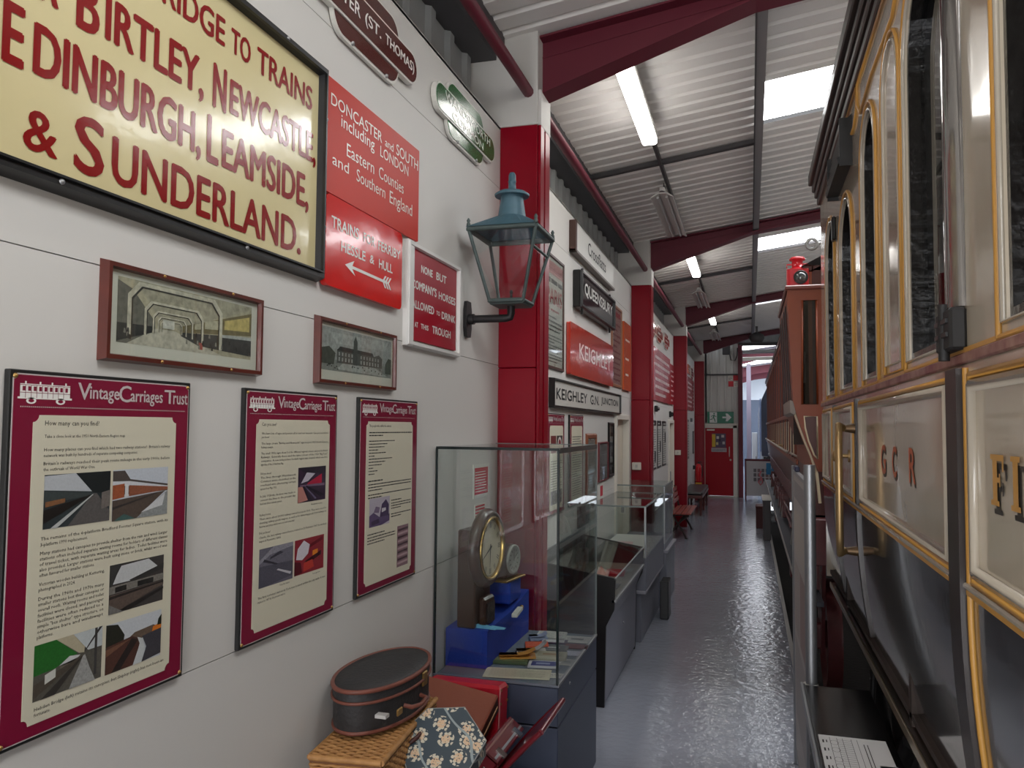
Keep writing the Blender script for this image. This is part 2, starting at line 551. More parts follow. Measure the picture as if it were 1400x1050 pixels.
MB().box(-1.25, -1.02, YE - .10, YE - .06, 1.96, 2.01, CREAMW, .004).build('door_closer', d3)
# brighter hall beyond the opening
HALLW = M('hall_wall_white', (225, 230, 236), .6)
struct('wall_outer', MB().box(-1.8, 5.2, 45.9, 46, 0, 3.6, M('hall_end_blue_grey', (96, 106, 124), .6)).box(-1.80, -1.7, YE + .1, 46, 0, 5, HALLW).box(5.2, 5.3, YE, 46, 0, 5.9, HALLW).box(-1.8, 5.2, 45.9, 46, 3.6, 6, HALLW))
b = MB().poly([(-1.8, YE + .1, 4.5), (-1.8, 46, 4.5), (5.2, 46, 5.48), (5.2, YE + .1, 5.48)], LINER)
struct('ceiling_far', b)
b = MB()
for y in (27, 30.5, 34, 38, 42):
    b.poly([(-1.2, y, 4.57), (-1.2, y + 1.6, 4.57), (5, y + 1.6, 5.43), (5, y, 5.43)], EM('hall_rooflight', (245, 250, 255), SKY_E * .55))
struct('window_6', b)
b = MB()
for y in (29.4, 36.5, 41):
    b.prism([(-1.7, y, 4.50), (5.2, y, 5.4), (5.2, y, 5.1), (.2, y, 4.42), (-1.7, y, 3.9)][::-1], (0, .12, 0), BURG)
    b.box(-1.7, -1.45, y, y + .2, 0, 4.2, HALLW).box(-.12, .03, y, y + .2, 0, 4.3, M('lilac_grey_post', (150, 140, 156), .6))
struct('trim_%d' % n, b); n += 1
b = MB().tube([(-1.0, 25.5, 4.36), (3, 25.5, 4.40)], .06, STEEL, 8).tube([(-1.0, 26.5, 4.22), (3, 26.5, 4.3)], .06, CREAMW, 8)
struct('trim_%d' % n, b); n += 1
# ================================================================== SIGNS ON THE LEFT WALL, FIRST BAY
ENCREAM = M('cream_enamel', (222, 208, 160), 0.16, coat=0.2, bump=0.10, bscale=5, var=.12, vscale=3, rgb2=(208, 192, 142))
LETRED = M('deep_red_letter', (138, 16, 16), 0.18, coat=.1, bump=0.10, bscale=5)
def frame_mb(w, h, t, d, mat, bev=.004, z0=0.0):
    """mitred picture frame of width t, depth d, outside size w x h"""
    b = MB()
    o = [(0, 0), (w, 0), (w, h), (0, h)]; i = [(t, t), (w - t, t), (w - t, h - t), (t, h - t)]
    for k in range(4):
        a, c = o[k], o[(k + 1) % 4]; e, f = i[(k + 1) % 4], i[k]
        A = [(a[0], a[1], z0), (c[0], c[1], z0), (e[0], e[1], z0), (f[0], f[1], z0)]
        q = .25
        def mixp(p, s, r): return (p[0] + (s[0] - p[0]) * r, p[1] + (s[1] - p[1]) * r)
        a2, c2, e2, f2 = mixp(a, f, q), mixp(c, e, q), mixp(e, c, q), mixp(f, a, q)
        top = [(a2[0], a2[1], z0 + d), (c2[0], c2[1], z0 + d), (e2[0], e2[1], z0 + d), (f2[0], f2[1], z0 + d)]
        v = A + top
        b.add(v, [(4, 5, 6, 7), (0, 1, 5, 4), (2, 3, 7, 6), (1, 2, 6, 5), (3, 0, 4, 7)], mat)
    return b
# --- big cream enamel direction sign
y0, z0 = 1.13, 2.555
t = empty('station_sign', 'huge cream enamel sign with tall dark red lettering in a heavy black frame', 'sign', mx=wallM(y0, z0))
W_, H_ = 2.615 - y0, .80
fb = frame_mb(W_, H_, .045, .040, BLACK)
fb.merge(frame_mb(W_ - .05, H_ - .05, .012, .048, BLACK), Matrix.Translation((.025, .025, 0)))
fb.build('frame', t)
MB().box(.03, W_ - .03, .03, H_ - .03, 0.004, .016, ENCREAM).build('enamel_plate', t)
zz = .0175
def tx(s, a, c, d, e, bold=.034, sp=1.0): MB().text(s, a - y0, c - y0, d - z0, e - z0, zz, LETRED, bold, space=sp).build('lettering', t)
tx('BRIDGE', 1.70, 2.025, 3.165, 3.252); tx('TO', 2.055, 2.155, 3.165, 3.245); tx('TRAINS', 2.19, 2.53, 3.162, 3.248)
tx('THE', 1.50, 1.66, 3.165, 3.245); tx('CROSS', 1.22, 1.46, 3.165, 3.245)
tx('FOR', 1.25, 1.425, 2.972, 3.085); tx('B', 1.474, 1.545, 2.962, 3.098); tx('IRTLEY,', 1.562, 1.935, 2.955, 3.085)
tx('N', 1.975, 2.04, 2.965, 3.10); tx('EWCASTLE,', 2.055, 2.562, 2.96, 3.085)
tx('E', 1.285, 1.34, 2.795, 2.932); tx('DINBURGH,', 1.362, 1.93, 2.782, 2.92)
tx('L', 1.955, 2.01, 2.795, 2.937); tx('EAMSIDE,', 2.025, 2.52, 2.782, 2.92)
tx('&', 1.345, 1.437, 2.628, 2.722); tx('S', 1.482, 1.575, 2.62, 2.762); tx('UNDERLAND.', 1.598, 2.475, 2.625, 2.745)
for x, y in ((.3, .02), (1.0, .022), (W_ - .02, .2), (W_ - .02, .6), (.6, H_ - .02), (1.2, H_ - .02)):
    MB().lathe([(.008, 0), (.006, .006), (0, .008)], STEEL, 8, (x, y, .038)).build('screw', t)
# --- plain enamel plates
def enamel(name, label, yy, zz_, w, h, col, r=.02, th=.022, border=None, group=None, rough=.14):
    t = empty(name, label, 'sign', mx=wallM(yy, zz_), group=group)
    b = MB().prism([(p[0], p[1], .006) for p in rrect(0, w, 0, h, r)], (0, 0, th - .006), col)
    if border: b.prism([(p[0], p[1], 0) for p in rrect(.005, w - .005, .005, h - .005, r)], (0, 0, .01), border)
    b.build('enamel_plate', t)
    return t
ORG = M('orange_red_enamel', (198, 50, 34), 0.45, spec=.25, bump=.08, bscale=4, var=.35, vscale=2.5, rgb2=(182, 44, 30))
t = enamel('station_sign', 'faded orange-red enamel plate pointing to Doncaster, above the red arrow sign', 2.622, 2.905, .885, .44, ORG, .006, .018)
WL = M('white_letter', (236, 226, 214), .3)
def t2(s, a, c, d, e, bold=.0): MB().text(s, a - 2.622, c - 2.622, d - 2.905, e - 2.905, .0195, WL, bold).build('lettering', t)
t2('DONCASTER', 2.66, 3.10, 3.242, 3.288, .006); t2('and', 3.13, 3.215, 3.242, 3.278); t2('SOUTH', 3.245, 3.49, 3.242, 3.292, .006)
t2('including', 2.742, 3.03, 3.17, 3.235); t2('LONDON', 3.085, 3.38, 3.182, 3.228)
t2('Eastern', 2.79, 3.03, 3.085, 3.137); t2('Counties', 3.075, 3.33, 3.085, 3.137)
t2('and', 2.68, 2.81, 3.018, 3.062); t2('Southern', 2.875, 3.14, 3.012, 3.062); t2('England', 3.185, 3.43, 2.99, 3.062)
t['label'] = 'faded orange-red enamel plate with thin white lettering, above the bright red arrow sign'
FER = M('vermilion_enamel', (216, 22, 16), 0.14, coat=.3, bump=.10, bscale=5)
t = enamel('station_sign', 'glossy bright red enamel sign with white arrow pointing left', 2.627, 2.55, .68, .345, FER, .025, .028)
L = MB()
WH = M('white_enamel_letter', (240, 238, 232), .2)
def t3(s, a, c, d, e, bold=.03): MB().text(s, a - 2.627, c - 2.627, d - 2.55, e - 2.55, .0295, WH, bold).build('lettering', t)
t3('TRAINS', 2.665, 2.885, 2.772, 2.818); t3('FOR', 2.925, 3.03, 2.775, 2.815); t3('FERRIBY', 3.06, 3.282, 2.772, 2.812)
t3('HESSLE', 2.742, 2.945, 2.697, 2.738); t3('&', 2.985, 3.025, 2.70, 2.735); t3('HULL', 3.07, 3.205, 2.695, 2.735)
ax, ay = 2.775 - 2.627, 2.652 - 2.55
L.poly([(ax, ay, .0295), (ax + .085, ay - .03, .0295), (ax + .06, ay - .006, .0295), (ax + .38, ay - .012, .0295), (ax + .38, ay, .0295), (ax + .06, ay + .006, .0295), (ax + .075, ay + .028, .0295)], WH)
for k in (0, .025, .05):
    for s in (1, -1):
        L.poly([(ax + .33 + k, ay - .006, .0296), (ax + .345 + k, ay - .006, .0296), (ax + .37 + k, ay - .006 + s * .026, .0296), (ax + .355 + k, ay - .006 + s * .026, .0296)][::s], WH)
L.build('arrow', t)
# --- horse trough notice, raised letters in white frame
y0, z0 = 3.385, 2.40
t = empty('trough_notice', 'crimson horse trough notice with raised white letters in a white frame', 'sign', mx=wallM(y0, z0))
CRIM = M('crimson_cast_plate', (166, 8, 38), .4, spec=.3)
MB().box(.06, .66, .035, .475, .0, .014, CRIM).build('cast_plate', t)
f = frame_mb(.70, .495, .03, .03, M('white_frame_paint', (228, 226, 222), .4)); f.box(0, .07, 0, .495, 0, .026, MATS['white_frame_paint'], .003)
f.build('frame', t)
def t4(s, a, c, d, e, bold=.045): MB().text(s, a - y0, c - y0, d - z0, e - z0, .0145, WH, bold).build('lettering', t)
t4('NONE', 3.56, 3.705, 2.768, 2.806); t4('BUT', 3.755, 3.895, 2.768, 2.808)
t4("COMPANY'S", 3.452, 3.76, 2.678, 2.722); t4('HORSES', 3.79, 4.03, 2.675, 2.715)
t4('ALLOWED', 3.455, 3.73, 2.585, 2.625); t4('TO', 3.76, 3.81, 2.59, 2.612); t4('DRINK', 3.835, 4.03, 2.58, 2.618)
t4('AT', 3.49, 3.53, 2.497, 2.522); t4('THIS', 3.565, 3.66, 2.497, 2.522); t4('TROUGH', 3.71, 3.965, 2.49, 2.53)
# --- totem signs
def totem(label, yc, zc, L_, hb, col, lines, bulge=None, by=(.24, .5)):
    t = empty('totem_sign', label, 'sign', mx=wallM(yc, zc))
    WB = M('white_totem_border', (226, 224, 216), .3)
    def stad(l, h): return arc(l / 2 - h / 2, 0, h / 2, -90, 90, 10) + arc(-l / 2 + h / 2, 0, h / 2, 90, 270, 10)
    def bul(w, h):
        k = .35
        return rrect(-w / 2, w / 2, -h / 2, h / 2, h * .30, 8)
    w, h = bulge
    MB().prism(p3(bul(w, h), .004), (0, 0, .016), WB).prism(p3(bul(w - .022, h - .022), .02), (0, 0, .003), col).build('bulge_plate', t)
    MB().prism(p3(stad(L_, hb), .004), (0, 0, .026), WB).prism(p3(stad(L_ - .02, hb - .02), .03), (0, 0, .003), col).build('name_bar', t)
    for (s, a, c, d, e) in lines: MB().text(s, a, c, d, e, .0345, WH, .03).build('lettering', t)
    for x in (-.14, .17): MB().lathe([(.010, 0), (.008, .008), (0, .009)], STEEL, 8, (x, -h / 2 + .012, .02)).build('bolt', t)
    return t
TG = M('green_enamel', (22, 100, 52), .2, coat=.2, bump=.08, bscale=6)
TB_ = M('brown_enamel', (84, 36, 28), .2, coat=.2, bump=.08, bscale=6)
totem('green station totem sign reading Wandsworth Common, on the white wall', 4.155, 3.708, .965, .152, TG,
      [('WANDSWORTH', -.36, .385, .008, .055), ('COMMON', -.25, .26, -.058, -.012)], (.60, .31))
totem('brown station totem sign at the top edge of the white wall', 2.955, 3.692, .965, .152, TB_,
      [('EXETER', -.40, -.10, -.025, .03), ('(ST.', -.06, .09, -.035, .03), ('THOMAS)', .13, .44, -.03, .03)], (.60, .31))
# --- framed prints
MAHOG = M('mahogany_frame', (96, 38, 28), .3, coat=.3, var=.5, vscale=12, rgb2=(60, 22, 18))
MOUNT = M('print_mount', (222, 218, 206), .6)
def printframe(label, y, z, w, h, art):
    t = empty('framed_print', label, 'picture', mx=wallM(y, z))
    frame_mb(w, h, .022, .025, MAHOG).build('frame', t)
    b = MB().box(.02, w - .02, .02, h - .02, .0, .010, MOUNT)
    art(b, w, h)
    b.build('print', t)
    MB().box(.018, w - .018, .018, h - .018, .013, .0145, GL).build('glazing', t)
    s = MB()
    for x in (w * .3, w * .75):
        for y_ in (.011, h - .011): MB().lathe([(.005, 0), (.003, .003), (0, .0035)], BRASS, 8, (x, y_, .025)).build('pin', t)
    return t
def art_hall(b, w, h):
    x0, x1, y0, y1 = .05, w - .05, .05, h - .035
    P = lambda u, v: (x0 + u * (x1 - x0), y0 + v * (y1 - y0))
    def q(z, col, *pts):
        b.poly([(*P(*p), .0102 + z * .0002) for p in pts], M('sketch_%02x%02x%02x' % tuple(col), col, .6, var=.7, vscale=60, rgb2=tuple(c * .72 for c in col)))
    q(0, (196, 186, 160), (0, 0), (1, 0), (1, 1), (0, 1))
    q(1, (188, 180, 158), (.1, 1), (.30, .36), (.40, .36), (1, .95), (1, 1))
    q(1, (214, 206, 188), (.05, 0), (.25, .30), (.38, .30), (.75, 0))
    q(2, (120, 116, 106), (0, 0), (0, .95), (.09, .85), (.24, .40), (.24, .28), (.06, 0))
    q(2, (140, 126, 92), (.42, .40), (1, .88), (1, .45), (.42, .30))
    q(3, (222, 200, 130), (.76, .64), (.98, .80), (.98, .52), (.76, .48))
    q(3, (204, 196, 170), (.60, .56), (.72, .63), (.72, .46), (.60, .43))
    q(3, (200, 192, 166), (.52, .48), (.57, .52), (.57, .41), (.52, .39))
    q(3, (78, 76, 74), (.42, .30), (1, .42), (1, .06), (.55, .12), (.42, .24))
    q(4, (200, 200, 196), (.72, .38), (1, .42), (1, .36), (.72, .33))
    q(4, (60, 58, 56), (.0, .02), (.0, .30), (.22, .32), (.22, .22))
    q(4, (190, 90, 80), (.555, .06), (.585, .06), (.585, .18), (.555, .18))
    def ribt(k, cx, cy, hw, hh):
        pts = [(cx - hw, cy), (cx - hw, cy + hh * .75), (cx - hw * .8, cy + hh), (cx + hw * .8, cy + hh), (cx + hw, cy + hh * .75), (cx + hw, cy)]
        ins = [(cx + (px - cx) * .93, cy + (py - cy) * .93) for px, py in pts]
        for i in range(5): q(6, (222, 214, 194), pts[i], ins[i], ins[i + 1], pts[i + 1])
        for i in range(5): q(5.6, (70, 66, 62), ins[i], (cx + (ins[i][0] - cx) * .97, cy + (ins[i][1] - cy) * .97), (cx + (ins[i + 1][0] - cx) * .97, cy + (ins[i + 1][1] - cy) * .97), ins[i + 1])
    for k, (s) in enumerate((1, .62, .42, .30, .22)): ribt(k, .34 + .06 * s, .30 - .20 * s, .34 * s, .88 * s)
    q(7, (226, 222, 210), (.29, .32), (.37, .32), (.37, .46), (.29, .46))
    for i in range(26):
        u = R.random(); v = .05 + .24 * R.random()
        if .1 < u < .45: continue
        q(8, (58, 56, 54) if i % 2 else (150, 146, 136), (u, v), (u + .016, v), (u + .012, v + .07), (u + .004, v + .07))
def art_building(b, w, h):
    x0, x1, y0, y1 = .035, w - .035, .055, h - .035
    P = lambda u, v: (x0 + u * (x1 - x0), y0 + v * (y1 - y0))
    def q(z, col, *pts):
        b.poly([(*P(*p), .0102 + z * .0002) for p in pts], M('sketch_%02x%02x%02x' % tuple(col), col, .6, var=.7, vscale=60, rgb2=tuple(c * .72 for c in col)))
    q(0, (176, 178, 174), (0, 0), (1, 0), (1, 1), (0, 1))
    q(1, (192, 194, 190), (.2, .65), (.9, .7), (.95, .95), (.1, .9))
    q(1, (150, 152, 146), (0, 0), (1, 0), (1, .30), (0, .26))
    q(2, (190, 192, 186), (.2, .05), (.95, .02), (.7, .25), (.3, .24))
    q(3, (96, 98, 94), (.20, .20), (.85, .22), (.85, .48), (.80, .56), (.72, .50), (.2, .52))
    q(3, (70, 72, 70), (.2, .50), (.72, .50), (.70, .58), (.24, .60))
    q(4, (84, 86, 82), (.42, .2), (.475, .2), (.475, .78), (.448, .92), (.42, .78))
    for i in range(14):
        u = .22 + i * .043
        if .40 < u < .48: continue
        q(5, (186, 188, 182), (u, .25), (u + .018, .25), (u + .018, .34), (u, .34)); q(5, (176, 178, 172), (u, .38), (u + .018, .38), (u + .018, .46), (u, .46))
    q(5, (78, 84, 74), (0, .15), (.16, .15), (.18, .42), (.1, .56), (0, .5)); q(5, (88, 94, 84), (.9, .1), (1, .1), (1, .5), (.95, .52), (.9, .35))
    for i in range(20):
        u = .05 + .9 * R.random(); v = .02 + .16 * R.random()
        q(6, (64, 66, 64), (u, v), (u + .02, v), (u + .014, v + .03), (u + .004, v + .03))
printframe('wide mahogany framed print of an arched station concourse interior', 1.59, 2.184, .665, .252, art_hall)
printframe('smaller mahogany framed print of a clock tower station building', 2.604, 2.182, .676, .253, art_building)

# ================================================================== INFORMATION BOARDS
BOARD = M('maroon_board', (128, 20, 54), .3, coat=.2)
BCREAM = M('cream_board_panel', (214, 208, 186), .5)
BEDGE = M('board_black_edge', (30, 30, 30), .4)
SILV = M('silver_letter', (196, 186, 184), .5)
TXT = INK
def carriage_logo(b, x, y, w, h, z, mat, dark):
    """little white railway coach drawing"""
    b.rect(x + .04 * w, x + .96 * w, y + .22 * h, y + .80 * h, z, mat)
    b.rect(x, x + w, y + .20 * h, y + .28 * h, z + .0002, mat)
    for k in range(9):
        u = x + (.08 + k * .098) * w
        b.rect(u, u + .05 * w, y + .52 * h, y + .70 * h, z + .0003, dark)
    b.rect(x + .04 * w, x + .96 * w, y + .745 * h, y + .765 * h, z + .0003, dark); b.rect(x + .04 * w, x + .96 * w, y + .44 * h, y + .46 * h, z + .0003, dark)
    for k in range(8):
        u = x + (.13 + k * .1) * w
        b.rect(u, u + .008 * w, y + .24 * h, y + .74 * h, z + .0003, dark)
    for k in (.12, .38, .6, .86): b.rect(x + k * w, x + (k + .03) * w, y + .8 * h, y + .9 * h, z, mat)
    for cx in (.24, .78):
        b.poly([(x + cx * w + .09 * w * math.cos(a * PI / 8), y + .13 * h + .13 * h * math.sin(a * PI / 8), z + .0002) for a in range(16)], mat)
        b.poly([(x + cx * w + .05 * w * math.cos(a * PI / 8), y + .13 * h + .07 * h * math.sin(a * PI / 8), z + .0004) for a in range(16)], dark)
def photo(par, x, y, w, h, z, polys):
    b = MB()
    for k, (col, pts) in enumerate(polys):
        b.poly([(x + u * w, y + v * h, z + k * .00012) for u, v in pts], M('photo_%02x%02x%02x' % tuple(int(c) for c in col), col, .35, var=.45 if max(col) < 170 else .12, vscale=170, rgb2=tuple(c * .55 + 12 for c in col)))
    b.build('photograph', par)
def cut(x0, x1, y0, y1, c):
    """panel outline with scooped corners"""
    o = []
    for (cx, cy, a) in ((x0, y0, 90), (x1, y0, 180), (x1, y1, 270), (x0, y1, 360)):
        o += [(cx + c * math.cos(math.radians(a - i * 22.5)), cy + c * math.sin(math.radians(a - i * 22.5))) for i in range(5)]
    return o
def board(label, y, z, w, h, title=True, hs=1.0):
    t = empty('information_board', label, 'board', mx=wallM(y, z))
    b = MB().box(0, w, 0, h, 0, .016, BEDGE, .002)
    b.prism(p3(cut(.008, w - .008, .008, h - .008, .010), .016), (0, 0, .0006), SILV)
    b.prism(p3(cut(.011, w - .011, .011, h - .011, .010), .0166), (0, 0, .0006), BOARD)
    b.build('backing_panel', t)
    g = MB(); z_ = .0176
    carriage_logo(g, .020, h - .074, .145, .055, z_, WH, BOARD); g.build('carriage_emblem', t); g = MB()
    g.text('V', .182, .222, h - .060, h - .020, z_, SILV, .02); g.text('intage', .218, .312, h - .067, h - .027, z_, SILV, .02, res=2)
    g.text('C', .311, .352, h - .062, h - .020, z_, SILV, .02); g.text('arriages', .35, .467, h - .070, h - .030, z_, SILV, .02, res=2)
    g.text('T', .473, .515, h - .061, h - .024, z_, SILV, .02); g.text('rust', .508, .566, h - .062, h - .033, z_, SILV, .02, res=2)
    for k in range(100): g.rect(.028 + k * .0053, .0305 + k * .0053, h - .0815, h - .079, z_, SILV)
    g.build('heading', t)
    MB().prism(p3(cut(.062, w - .058, .036, h - .098, .016), .0172), (0, 0, .0008), BCREAM).build('text_sheet', t)
    s = MB()
    for x in (.014, w - .014):
        for yy in (.014, h - .014): MB().lathe([(.006, 0), (.004, .004), (0, .005)], BRASS, 8, (x, yy, .0165)).build('screw', t)
    return t
def word_strips(g, x0, x1, y, h, z, mat=None):
    """print too small to read: a row of word-length dashes"""
    x = x0
    while x < x1 - .002:
        w_ = min(h * R.uniform(1.2, 4.2), x1 - x)
        g.rect(x, x + w_, y + h * .12, y + h * .78, z, mat or TXT); x += w_ + h * .55
def paras(g, items, x0, x1, z=.0184):
    """items: (top y, cap height, text, justify)"""
    for (y, hh, s, full) in items:
        if s.startswith('~'):
            word_strips(g, x0, x0 + (x1 - x0) * (1.0 if full else float(s[1:] or .6)), y, hh, z); continue
        g.line(s, x0, y, hh, z, TXT, x1 - x0, 0.004, (x1 - x0) if full else None)
z0 = 1.333; y0 = 1.338
t = board('maroon information board asking how many can you find, nearest the camera', y0, z0, .580, .812)
g = MB(); X0, X1 = 1.431 - y0, 1.838 - y0
def Z(v): return v - z0
rows_ = [(2.024, .0115, 'How many can you find?', 0), (1.996, .0075, 'Take a close look at the 1951 North Eastern Region map.', 0),
 (1.966, .0078, "How many places can you find which had two railway stations?  Britain's railway", 1), (1.953, .0078, 'network was built by hundreds of separate competing companies.', 0),
 (1.935, .0078, "Britain's railways reached their peak route mileage in the early 1900s, before", 1), (1.922, .0078, 'the outbreak of World War One.', 0),
 (1.768, .0080, 'The remains of the 6-platform Bradford Forster Square station, with its', 1), (1.755, .0080, '3-platform 1990 replacement.', 0),
 (1.736, .0080, 'Many stations had canopies to provide shelter from the rain and wind. Larger', 1), (1.724, .0080, 'stations often included separate waiting rooms for holders of different classes', 1),
 (1.712, .0080, 'of travel ticket, with separate waiting areas for ladies.  Toilet facilities were', 1), (1.700, .0080, 'also provided. Larger stations were built using stone or brick, whilst wood was', 1),
 (1.688, .0080, 'often favoured for smaller stations.', 0)]
paras(g, [(Z(a), c, s, f) for a, c, s, f in rows_], X0, X1)
rows_ = [(1.668, 'Victorian wooden building at Kettering,', 1), (1.656, 'photographed in 2024.', 0), (1.636, 'During the 1960s and 1970s many', 1), (1.624, 'smaller stations lost their canopies or', 1),
 (1.612, 'overall roofs. Waiting rooms and toilet', 1), (1.600, 'facilities were closed, and passenger', 1), (1.588, 'facilities were often reduced to a', 1), (1.576, 'simple "bus shelter" type structure, on', 1), (1.564, 'otherwise bare and windswept', 1), (1.552, 'platforms.', 0)]
paras(g, [(Z(a), .0080, s, f) for a, s, f in rows_], X0, 1.62 - y0)
paras(g, [(Z(1.396), .008, 'Hebden Bridge (left) retains its canopies, but Shipley (right) has not been so', 1), (Z(1.384), .008, 'fortunate.', 0)], X0, X1)
g.build('body_text', t)
pz = .0184
photo(t, 1.435 - y0, Z(1.792), .194, .121, pz, [((52, 60, 62), [(0, 0), (1, 0), (1, 1), (0, 1)]), ((188, 192, 196), [(0, .98), (.45, 1), (.72, .62), (0, .72)]), ((30, 36, 38), [(.45, 1), (1, 1), (1, .55), (.72, .6)]), ((66, 74, 74), [(0, .7), (.72, .6), (.7, .55), (0, .45)]), ((96, 92, 90), [(.35, 0), (.72, .58), (.78, .58), (1, .2), (1, 0)]), ((186, 190, 188), [(.1, 0), (.2, 0), (.73, .56), (.71, .56)]), ((34, 30, 28), [(0, .1), (0, .35), (.68, .56), (.7, .55)]), ((140, 96, 64), [(.02, .5), (.3, .54), (.3, .46), (.02, .4)]), ((120, 112, 106), [(.86, .25), (1, .3), (1, .62), (.86, .58)])])
photo(t, 1.637 - y0, Z(1.788), .196, .126, pz, [((196, 202, 210), [(0, 0), (1, 0), (1, 1), (0, 1)]), ((84, 76, 72), [(0, .98), (.2, .98), (.3, .80), (1, .64), (1, .5), (0, .5)]), ((204, 206, 210), [(0, .78), (.3, .76), (1, .60), (1, .57), (0, .70)]), ((166, 90, 58), [(0, .42), (.2, .45), (.2, .72), (0, .70)]), ((214, 214, 214), [(.21, .45), (.27, .46), (.27, .7), (.21, .7)]), ((150, 90, 66), [(.28, .46), (1, .52), (1, .58), (.28, .68)]), ((150, 154, 152), [(.4, 0), (1, .5), (1, 0)]), ((88, 76, 68), [(0, 0), (.42, 0), (.95, .5), (0, .40)]), ((206, 208, 208), [(.5, .1), (.95, .45), (.9, .2)]), ((60, 54, 52), [(0, .22), (.8, .46), (.8, .48), (0, .27)]), ((70, 100, 96), [(.02, .0), (.4, .0), (.2, .12)])])
photo(t, 1.637 - y0, Z(1.56), .19, .12, pz, [((70, 66, 64), [(0, 0), (1, 0), (1, 1), (0, 1)]), ((196, 198, 198), [(.04, .6), (.2, .95), (.7, .98), (.95, .7), (.6, .64), (.4, .6)]), ((64, 64, 62), [(0, 1), (.2, 1), (.06, .6), (0, .5)]), ((58, 56, 54), [(.35, .62), (1, .82), (1, .70), (.4, .56)]), ((130, 126, 118), [(0, .4), (1, .46), (1, .60), (0, .56)]), ((44, 42, 40), [(.1, .42), (.3, .43), (.3, .54), (.1, .53)]), ((44, 42, 40), [(.5, .44), (.8, .45), (.8, .56), (.5, .55)]), ((98, 84, 76), [(0, .1), (.2, .05), (1, .35), (1, .44), (0, .38)]), ((52, 46, 44), [(0, .30), (1, .40), (1, .43), (0, .36)]), ((44, 40, 38), [(.2, .05), (.35, 0), (1, .25), (1, .30)]), ((120, 118, 114), [(0, 0), (.25, 0), (.0, .2)])])
photo(t, 1.426 - y0, Z(1.417), .194, .122, pz, [((96, 92, 84), [(0, 0), (1, 0), (1, 1), (0, 1)]), ((44, 110, 44), [(0, .45), (0, 1), (.3, 1), (.62, .62), (.5, .58), (.3, .48)]), ((182, 172, 146), [(.3, 1), (.75, 1), (.72, .6), (.64, .62)]), ((190, 196, 196), [(.55, 1), (1, 1), (1, .62), (.78, .62)]), ((70, 68, 66), [(.88, .1), (.92, .1), (.92, 1), (.88, 1)]), ((66, 62, 60), [(.72, .62), (.74, .62), (1, 1), (.95, 1)]), ((206, 206, 204), [(.35, .5), (.5, .62), (.66, .58), (.62, .54)]), ((120, 112, 100), [(.36, .4), (.64, .55), (.6, .50), (.36, .48)]), ((84, 76, 66), [(0, .05), (0, .3), (.7, .56), (.66, .5)]), ((60, 56, 52), [(.1, 0), (.3, 0), (.7, .54), (.68, .54)]), ((166, 166, 162), [(.5, 0), (.9, 0), (.8, .3), (.73, .56), (.70, .54)]), ((204, 204, 196), [(.15, .25), (.3, .32), (.3, .48), (.15, .42)])])
photo(t, 1.632 - y0, Z(1.416), .192, .12, pz, [((198, 202, 206), [(0, 0), (1, 0), (1, 1), (0, 1)]), ((44, 44, 36), [(0, .5), (0, 1), (.2, .95), (.32, .7), (.3, .5)]), ((110, 92, 78), [(.3, .52), (.5, .68), (.85, .72), (1, .6), (1, .5)]), ((86, 56, 48), [(0, 0), (0, .55), (.45, .62), (.62, .5), (.5, 0)]), ((120, 84, 66), [(0, .35), (.4, .56), (.44, .58), (0, .5)]), ((48, 40, 38), [(.1, 0), (.25, 0), (.56, .5), (.45, .58)]), ((200, 204, 204), [(.48, 0), (.64, .0), (.7, .3), (.62, .52), (.55, .56), (.6, .4)]), ((70, 68, 74), [(.64, 0), (1, .05), (1, .6), (.64, .55), (.72, .3)]), ((214, 120, 40), [(.82, .58), (1, .6), (1, .72), (.84, .68)]), ((34, 40, 30), [(.92, .68), (1, .68), (1, .9), (.94, .82)])])
# second board
y0 = 2.174
t = board('maroon information board headed can you see, second from the camera', y0, 1.333, .588, .812)
g = MB(); X0, X1 = 2.265 - y0, 2.69 - y0
rows_ = [(2.026, .0115, 'Can you see?', 0), (1.998, .0072, 'We have lots of signs and posters all around our museum. Can you see where', 1), (1.986, .0072, 'you know?', 0),
 (1.965, .0072, 'The large cream "Birtley and Newcastle" sign is a pre-1923 North Eastern', 1), (1.953, .0072, 'Railway example.', 0),
 (1.933, .0072, 'The small 1950s signs show 3 of the different regional colours adopted by British', 1), (1.921, .0072, 'Railways. Generally these used the same colours of the 1923 "Big Four"', 1), (1.909, .0072, 'companies. A new independent Scottish region was created, which used the', 1), (1.897, .0072, 'light blue of the St Andrews flag.', 0),
 (1.735, .0075, 'Railway horses', 0), (1.722, .0072, 'There were about 20,000 railway-owned horses in 1913. They were used for', 1), (1.710, .0072, 'shunting railway goods wagons, as well as for delivering goods from railways to', 1), (1.698, .0072, 'factories and shops which were not rail-connected.', 0),
 (1.677, .0075, 'Did you know?', 0), (1.663, .0072, 'Charlie, the last railway-owned horse, retired on 21 February 1967, he worked', 1), (1.651, .0072, 'wagons at Newmarket, Suffolk.', 0),
 (1.470, .0072, 'The first terminal station at York was located within the city walls. It was', 1), (1.458, .0072, 'replaced in 1877 by the present station.', 0)]
paras(g, [(a - 1.333, c, s, f) for a, c, s, f in rows_], X0, X1)
rows_ = [(1.868, 'Did you know?', 0), (1.855, 'The lines through Wandsworth', 1), (1.843, 'Common were electrified on the', 1), (1.831, 'overhead wire alternating current', 1), (1.819, 'system from May 1911.', 0), (1.795, 'In July 1928 the decision was made to', 1), (1.783, 'convert the lines to the present day', 1), (1.771, 'third rail direct current system.', 0)]
paras(g, [(a - 1.333, .0072, s, f) for a, s, f in rows_], X0, 2.475 - y0)
